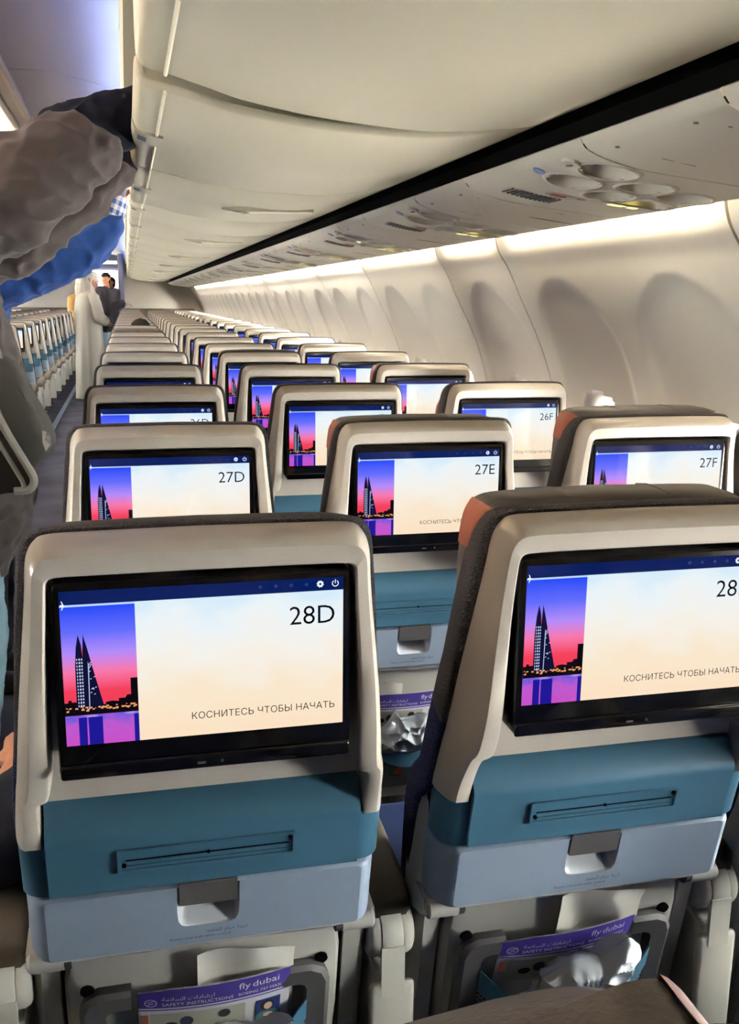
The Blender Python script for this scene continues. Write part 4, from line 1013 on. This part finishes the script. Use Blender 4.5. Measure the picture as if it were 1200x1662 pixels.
def stand(x, y, face, h=1.72, **kw):
    """default upright joints; face = unit direction the person faces"""
    fw = V3(*face, 0).normalized(); l = V3(-fw.y, fw.x, 0); s = h/1.75; b = V3(x, y, 0); q = lambda a, c, z: b+fw*a*s+l*c*s+V3(0, 0, z*s)
    J = dict(pelvis=q(0, 0, .95), chest=q(.0, 0, 1.27), neck=q(-.005, 0, 1.46), head=q(.02, 0, 1.63), face=fw.copy(), toe=fw.copy(), shL=q(0, .175, 1.40), shR=q(0, -.175, 1.40), elL=q(-.02, .215, 1.12), elR=q(-.02, -.215, 1.12), wrL=q(.08, .22, .89), wrR=q(.08, -.22, .89),
             hpL=q(0, .09, .90), hpR=q(0, -.09, .90), knL=q(.02, .095, .50), knR=q(.02, -.095, .50), anL=q(0, .10, .085), anR=q(0, -.10, .085))
    J.update(kw); return J
# --- person in the dark taupe jacket, both arms up in the first open bin
J = stand(-.12, 1.72, (1, 0), 1.80)
J.update(chest=V3(-.10, 1.70, 1.28), neck=V3(-.09, 1.70, 1.50), head=V3(-.08, 1.70, 1.67), face=V3(1, .2, .3),
         shR=V3(.02, 1.50, 1.46), elR=V3(.24, 1.49, 1.555), wrR=V3(.50, 1.55, 1.735), hdR=V3(1, .2, .1), pnR=V3(0, .3, -1),
         shL=V3(.02, 1.88, 1.44), elL=V3(.20, 1.90, 1.48), wrL=V3(.48, 1.92, 1.69), hdL=V3(.75, 0, .6), pnL=V3(1, 0, -.5), hpR=V3(.0, 1.6, .9), knR=V3(.045, 1.58, .5), anR=V3(.0, 1.6, .085))
p1 = human('person', J, M['skin'], .006, hair=True, hairm=M['hair']); tag(p1, 'person in dark taupe jacket reaching both arms into an open overhead bin', 'person')
lat = V3(0, 1, 0)
H = [[(V3(-.02, 1.60, 1.30), .19), (V3(-.06, 1.88, 1.30), .17), (V3(.03, 1.62, 1.05), .20), (V3(-.0, 1.88, 1.05), .20)],
     [(V3(.03, 1.62, 1.05), .20), (V3(-.0, 1.88, 1.05), .20), (V3(.03, 1.62, .86), .195), (V3(-.02, 1.88, .86), .185)], [(V3(.03, 1.62, .86), .195), (V3(-.02, 1.88, .86), .185), (V3(-.02, 1.62, .74), .18), (V3(-.05, 1.88, .74), .18), (V3(-.02, 1.62, .68), .11)],
     [(V3(-.07, 1.55, 1.32), .15), (V3(-.07, 1.88, 1.32), .15), (V3(-.02, 1.50, 1.46), .10), (V3(-.02, 1.90, 1.44), .10), (V3(-.09, 1.70, 1.47), .09)],
     [(V3(-.02, 1.50, 1.455), .135), (V3(.22, 1.49, 1.545), .120)], [(V3(.22, 1.49, 1.545), .120), (V3(.345, 1.515, 1.640), .092)], [(V3(.345, 1.515, 1.640), .092), (V3(.38, 1.52, 1.655), .080), (V3(.43, 1.52, 1.66), .03)],
     [(V3(-.02, 1.90, 1.42), .10), (V3(.17, 1.90, 1.46), .088)], [(V3(.17, 1.90, 1.46), .088), (V3(.36, 1.90, 1.59), .072)], [(V3(.36, 1.90, 1.59), .072), (V3(.44, 1.91, 1.655), .052)]]
jk = blob('jacket', H, .007, M['coat'], p1, wrinkle(.013, 11, (1, .6, 1.3)), smooth=4)
blob('forearm_sleeve', [[(V3(.33, 1.53, 1.675), .07), (V3(.40, 1.54, 1.70), .072)], [(V3(.40, 1.54, 1.70), .072), (V3(.50, 1.56, 1.735), .058), (V3(.60, 1.58, 1.79), .05)]], .006, M['coatdark'], p1, wrinkle(.005, 18))  # black inner sleeve, thickened to paint in the jacket sleeve's shadowed side
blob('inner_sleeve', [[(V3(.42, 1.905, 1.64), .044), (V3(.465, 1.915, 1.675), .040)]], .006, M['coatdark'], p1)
trousers(p1, J, M['jeans'], loose=.04); shoes(p1, J, M['shoe'])
g = G()
for dx in (0, .018): g.tube([(.105+dx, 1.50, 1.36), (.145+dx, 1.47, 1.25), (.17+dx, 1.45, 1.15)], .005, 6)
g.mk('zip', M['ziptrim'], p1)
# cross-body bag on the near hip
bg = empty('crossbody_bag', (0.10, 1.42, .80), 'charcoal cross-body bag with grey-framed pocket worn by person in taupe jacket', 'bag')
def wrt(o, p): return (p[0]-.10, p[1]-1.42, p[2]-.80)
def bagpoly(name, pts, y0, y1, m, bev, par=bg):
    cx = sum(p[0] for p in pts)/len(pts); cz = sum(p[1] for p in pts)/len(pts)
    ring = catmull(pts+[pts[0]], 5)[:-1]; g = G(); sh = lambda d: [(x+(cx-x)*d, z+(cz-z)*d) for x, z in ring]
    g.loops([[wrt(None, (x, y, z)) for x, z in sh(d)] for d, y in ((bev*2, y0), (bev*.6, y0+.01), (0, y0+.03), (0, y1-.03), (bev*.6, y1-.01), (bev*2, y1))], cap0=True, cap1=True)
    return g.mk(name, m, par, 50)
bagpoly('pouch', [(.10, 1.17), (.17, 1.19), (.215, 1.17), (.245, 1.10), (.275, 1.04), (.283, .99), (.25, .95), (.20, .90), (.10, .90)], 1.40, 1.54, M['bag'], .10)
pk = bagpoly('front_pocket', [(.10, 1.11), (.165, 1.10), (.185, 1.06), (.215, .99), (.245, .935), (.235, .905), (.18, .895), (.10, .90)], 1.355, 1.42, M['bagblack'], .06)
g = G(); ring = catmull([(.14, 1.10), (.168, 1.085), (.195, 1.03), (.228, .965), (.243, .93), (.232, .908), (.20, .905)], 5)
g.tube([wrt(None, (x, 1.353, z)) for x, z in ring], .009, 8); g.tube([wrt(None, (x-.022, 1.352, z-.012)) for x, z in ring[:-6]], .0055, 8); g.mk('zip_frame', M['ziptrim'], pk)
g = G(); g.poly([wrt(None, p) for p in ((.262, 1.397, 1.035), (.272, 1.397, 1.03), (.268, 1.397, 1.012), (.278, 1.397, 1.0), (.268, 1.397, .985), (.262, 1.397, 1.005))]); g.mk('logo_patch', M['white'], bg)
g = G(); g.tube([wrt(None, p) for p in ((.15, 1.42, 1.15), (.13, 1.385, 1.25), (.10, 1.37, 1.36), (.04, 1.375, 1.47), (-.04, 1.45, 1.54))], .012, 6); g.mk('strap', M['bag'], bg)

# --- person in blue, arm up into the second open bin
J = stand(-.05, 2.55, (1, 0), 1.74)
J.update(chest=V3(-.05, 2.55, 1.22), neck=V3(-.05, 2.55, 1.43), head=V3(-.04, 2.55, 1.60), face=V3(1, .3, .2),
         shR=V3(.04, 2.40, 1.37), elR=V3(.325, 2.40, 1.47), wrR=V3(.440, 2.415, 1.655), hdR=V3(.35, .05, 1), pnR=V3(1, 0, -.2),
         shL=V3(.02, 2.72, 1.37), elL=V3(.29, 2.78, 1.47), wrL=V3(.43, 2.80, 1.64), hdL=V3(.4, 0, 1), pnL=V3(1, 0, -.2))
p2 = human('person', J, M['skin'], .006, hair=True, hairm=M['hair'], curl=.5); tag(p2, 'person in a blue jacket and checked cuffs reaching into the farther open bin', 'person')
H = [[(V3(-.07, 2.45, 1.22), .135), (V3(-.07, 2.67, 1.22), .135), (V3(-.07, 2.45, .9), .135), (V3(-.07, 2.67, .9), .135)], [(V3(-.07, 2.45, 1.22), .135), (V3(-.07, 2.67, 1.22), .135), (V3(.02, 2.40, 1.35), .085), (V3(.0, 2.71, 1.36), .085), (V3(-.05, 2.55, 1.38), .07)],
     [(V3(.02, 2.40, 1.35), .09), (V3(.30, 2.40, 1.45), .068)], [(V3(.30, 2.40, 1.45), .068), (V3(.345, 2.40, 1.475), .064)], [(V3(.345, 2.40, 1.475), .063), (V3(.408, 2.405, 1.552), .056)],
     [(V3(.0, 2.71, 1.36), .08), (V3(.28, 2.78, 1.46), .06)], [(V3(.28, 2.78, 1.46), .06), (V3(.37, 2.785, 1.54), .048)]]
blob('jacket', H, .007, M['bluecloth'], p2, wrinkle(.010, 12), smooth=4)
for wy, wx in ((2.413, .0), (2.792, -.012)):
    g = G(); UVc = []; L = []
    for q, r_ in ((0, .049), (.5, .048), (1, .045)):
        c = V3(.410+wx, wy-.005, 1.572).lerp(V3(.436+wx, wy, 1.640), q); d = V3(.4, .02, 1).normalized(); a = d.cross(V3(0, 1, 0)).normalized(); b = d.cross(a)
        L.append([c+a*r_*math.cos(t)+b*r_*math.sin(t) for t in [2*math.pi*i/24 for i in range(24)]]); UVc += [(i/24*2, q) for i in range(24)]
    g.loops(L); L2 = [[c+(p-c)*.94 for p in l] for l, c in zip(L, [sum(l, V3(0, 0, 0))/24 for l in L])]; g.loops(L2); UVc += UVc
    g.loops([L[-1], L2[-1]]); UVc += UVc[48:72]+UVc[48:72]
    g.mk('shirt_cuff', M['plaid'], p2, uv=UVc)
c = J['wrR']; d = V3(.35, .05, 1).normalized()
g = G(); g.tube([c-d*.012, c-d*.008, c+d*.012, c+d*.016], [.028, .031, .031, .028], 20); g.mk('watch_strap', mat('watch_blue', srgb(88, 118, 160), .5), p2)
trousers(p2, J, M['trousers']); shoes(p2, J, M['shoe'])

# --- far up the aisle
def robe(o, pts, m, folds=9, amp=.012, nm='robe'):
    g = G(); L = []
    for x, y, z, rx, ry in pts:
        k = max(0, min(1, (1.2-z)/1.0)); L.append([(x+(rx+amp*k*math.cos(folds*t))*math.cos(t), y+(ry+amp*k*math.cos(folds*t+1))*math.sin(t), z) for t in [2*math.pi*i/48 for i in range(48)]])
    g.loops(L, cap0=True, cap1=True); return g.mk(nm, m, o, 60)
J = stand(-.03, 12.6, (.9, .45), 1.64)
l_ = V3(-.45, .9, 0).normalized(); 
J.update(elR=V3(.12, 12.42, 1.06), wrR=V3(.18, 12.62, 1.02), elL=V3(-.12, 12.85, 1.06), wrL=V3(.08, 12.86, 1.02))
p3 = human('person', J, M['skin_tan'], .009); tag(p3, 'person in a long pale grey robe and head scarf standing in the aisle', 'person')
robe(p3, [(-.03, 12.6, .03, .20, .23), (-.03, 12.6, .3, .19, .22), (-.03, 12.6, .7, .175, .20), (-.03, 12.6, .95, .17, .21), (-.03, 12.6, 1.2, .165, .22), (-.03, 12.6, 1.31, .15, .21), (-.03, 12.6, 1.37, .10, .14), (-.03, 12.6, 1.40, .06, .07)], M['robe'])
blob('sleeves', [[(J['shR'], .082), (J['elR'], .075)], [(J['elR'], .075), (J['wrR'].lerp(J['elR'], .1), .066)], [(J['shL'], .082), (J['elL'], .075)], [(J['elL'], .075), (J['wrL'].lerp(J['elL'], .1), .062)]], .01, M['robe'], p3, wrinkle(.006, 14))
hd = J['head']; blob('head_scarf', [[(hd+V3(-.03, 0, .045), .098), (hd+V3(.01, 0, .06), .085)], [(hd+V3(-.03, -.0, .03), .09), (hd+V3(-.05, -.02, -.10), .085), (hd+V3(-.03, 0, -.2), .115)], [(hd+V3(-.06, 0, -.1), .09), (hd+V3(-.10, -.02, -.45), .10)]], .009, M['robe'], p3, wrinkle(.005, 18))
J = stand(.09, 13.8, (-.9, -.4), 1.74)
J.update(head=V3(.0, 13.72, 1.55), neck=V3(.05, 13.75, 1.41), face=V3(-.6, -.4, -.2), elL=V3(.20, 13.62, 1.15), wrL=V3(.40, 13.68, 1.24), hdL=V3(1, .2, 0))
p4 = human('person', J, M['skin_pink'], .009, hair=True, hairm=M['hair_grey']); tag(p4, 'grey-haired person in charcoal top and blue jeans leaning beside the robed person', 'person')
top('charcoal_top', p4, J, M['darktop'], .03, .01); trousers(p4, J, M['jeans'], .01); shoes(p4, J, M['shoe'])
blob('collar', [[(J['neck']+V3(-.06, -.05, .02), .05), (J['neck']+V3(-.08, -.07, -.1), .055), (J['neck']+V3(-.03, -.08, -.05), .05)]], .008, M['white'], p4)
J = stand(.12, 17.95, (-.4, -.9), 1.76)
J.update(elL=V3(.27, 17.75, 1.15), wrL=V3(.20, 17.6, 1.12))
p5 = human('person', J, M['skin'], .009, hair=True, hairm=M['hair']); tag(p5, 'black-haired person in dark clothes standing behind the charcoal-topped one', 'person')
top('dark_shirt', p5, J, M['darktop'], .025, .01); trousers(p5, J, M['trousers'], .01); shoes(p5, J, M['shoe'])
J = stand(.19, 19.0, (-.7, -.6), 1.70)
J.update(elR=V3(.06, 18.85, 1.12), wrR=V3(.02, 18.7, 1.2))
p6 = human('person', J, M['skin_tan'], .009, hair=True, hairm=M['hair']); tag(p6, 'dark-haired person in black farthest up the aisle beside the blue-grey pillar', 'person')
top('black_shirt', p6, J, M['coatdark'], .025, .01); trousers(p6, J, M['trousers'], .01); shoes(p6, J, M['shoe'])
J = stand(-.20, 15.53, (.3, -.95), 1.60)
J.update(elR=V3(-.36, 15.45, 1.05), wrR=V3(-.22, 15.32, 1.06), elL=V3(-.02, 15.5, 1.05), wrL=V3(-.14, 15.32, 1.0))
p7 = human('person', J, M['skin_tan'], .009); tag(p7, 'person in a white head scarf and mustard top standing left of the robed person', 'person')
top('mustard_top', p7, J, M['mustard'], .03, .01); trousers(p7, J, M['trousers'], .01); shoes(p7, J, M['shoe'])
hd = J['head']; blob('head_scarf', [[(hd+V3(-.02, .05, .05), .098), (hd+V3(-.01, .03, .07), .085)], [(hd+V3(-.09, .02, -.02), .035), (hd+V3(-.07, 0, -.16), .06)], [(hd+V3(.07, .05, -.02), .035), (hd+V3(.06, 0, -.16), .06)], [(hd+V3(-.04, .06, 0), .085), (hd+V3(0, .06, -.2), .11)]], .009, M['scarf'], p7, wrinkle(.004, 18))

# --- two seated passengers: a dark head above a headrest, and a hand on the aisle armrest
def sit(x, y, h=.0):
    b = V3(x, y+.07, 0); q = lambda a, c, z: b+V3(c, a, z)
    return dict(pelvis=q(.31, 0, .55), chest=q(.26, 0, .86+h), neck=q(.23, 0, 1.01+h), head=q(.25, 0, 1.15+h), face=V3(0, 1, 0), toe=V3(0, 1, 0), shR=q(.25, .16, .97+h), shL=q(.25, -.16, .97+h), elR=q(.30, .185, .72), elL=q(.30, -.185, .72), wrR=q(.48, .1, .66), wrL=q(.48, -.1, .66),
                hpL=q(.33, -.09, .54), hpR=q(.33, .09, .54), knL=q(.66, -.09, .53), knR=q(.66, .09, .53), anL=q(.64, -.09, .09), anR=q(.64, .09, .09))
J = sit(.56, 9*PITCH, -.11); J['head'] = J['head']+V3(0, 0, .0)
p8 = human('person', J, M['skin_tan'], .009, hair=True, hairm=M['hair']); tag(p8, 'seated passenger whose black hair shows above a headrest far up the aisle column', 'person')
top('dark_shirt', p8, J, M['darktop'], .015, .01); trousers(p8, J, M['trousers'], .01, .01); shoes(p8, J, M['shoe'])
J = sit(.52, 0.0, -.27)
J.update(elL=V3(.278, .31, .660), wrL=V3(.283, .50, .660), pnL=V3(0, 0, -1), curlL=.35)
p9 = human('person', J, M['skin'], .006, .9, hair=True, hairm=M['hair']); tag(p9, 'passenger sitting in seat 28D, only an arm on the aisle armrest showing', 'person')
top('dark_shirt', p9, J, M['trousers'], .012, .008, sleeve=-.3); trousers(p9, J, M['trousers'], .009, .01); shoes(p9, J, M['shoe'])
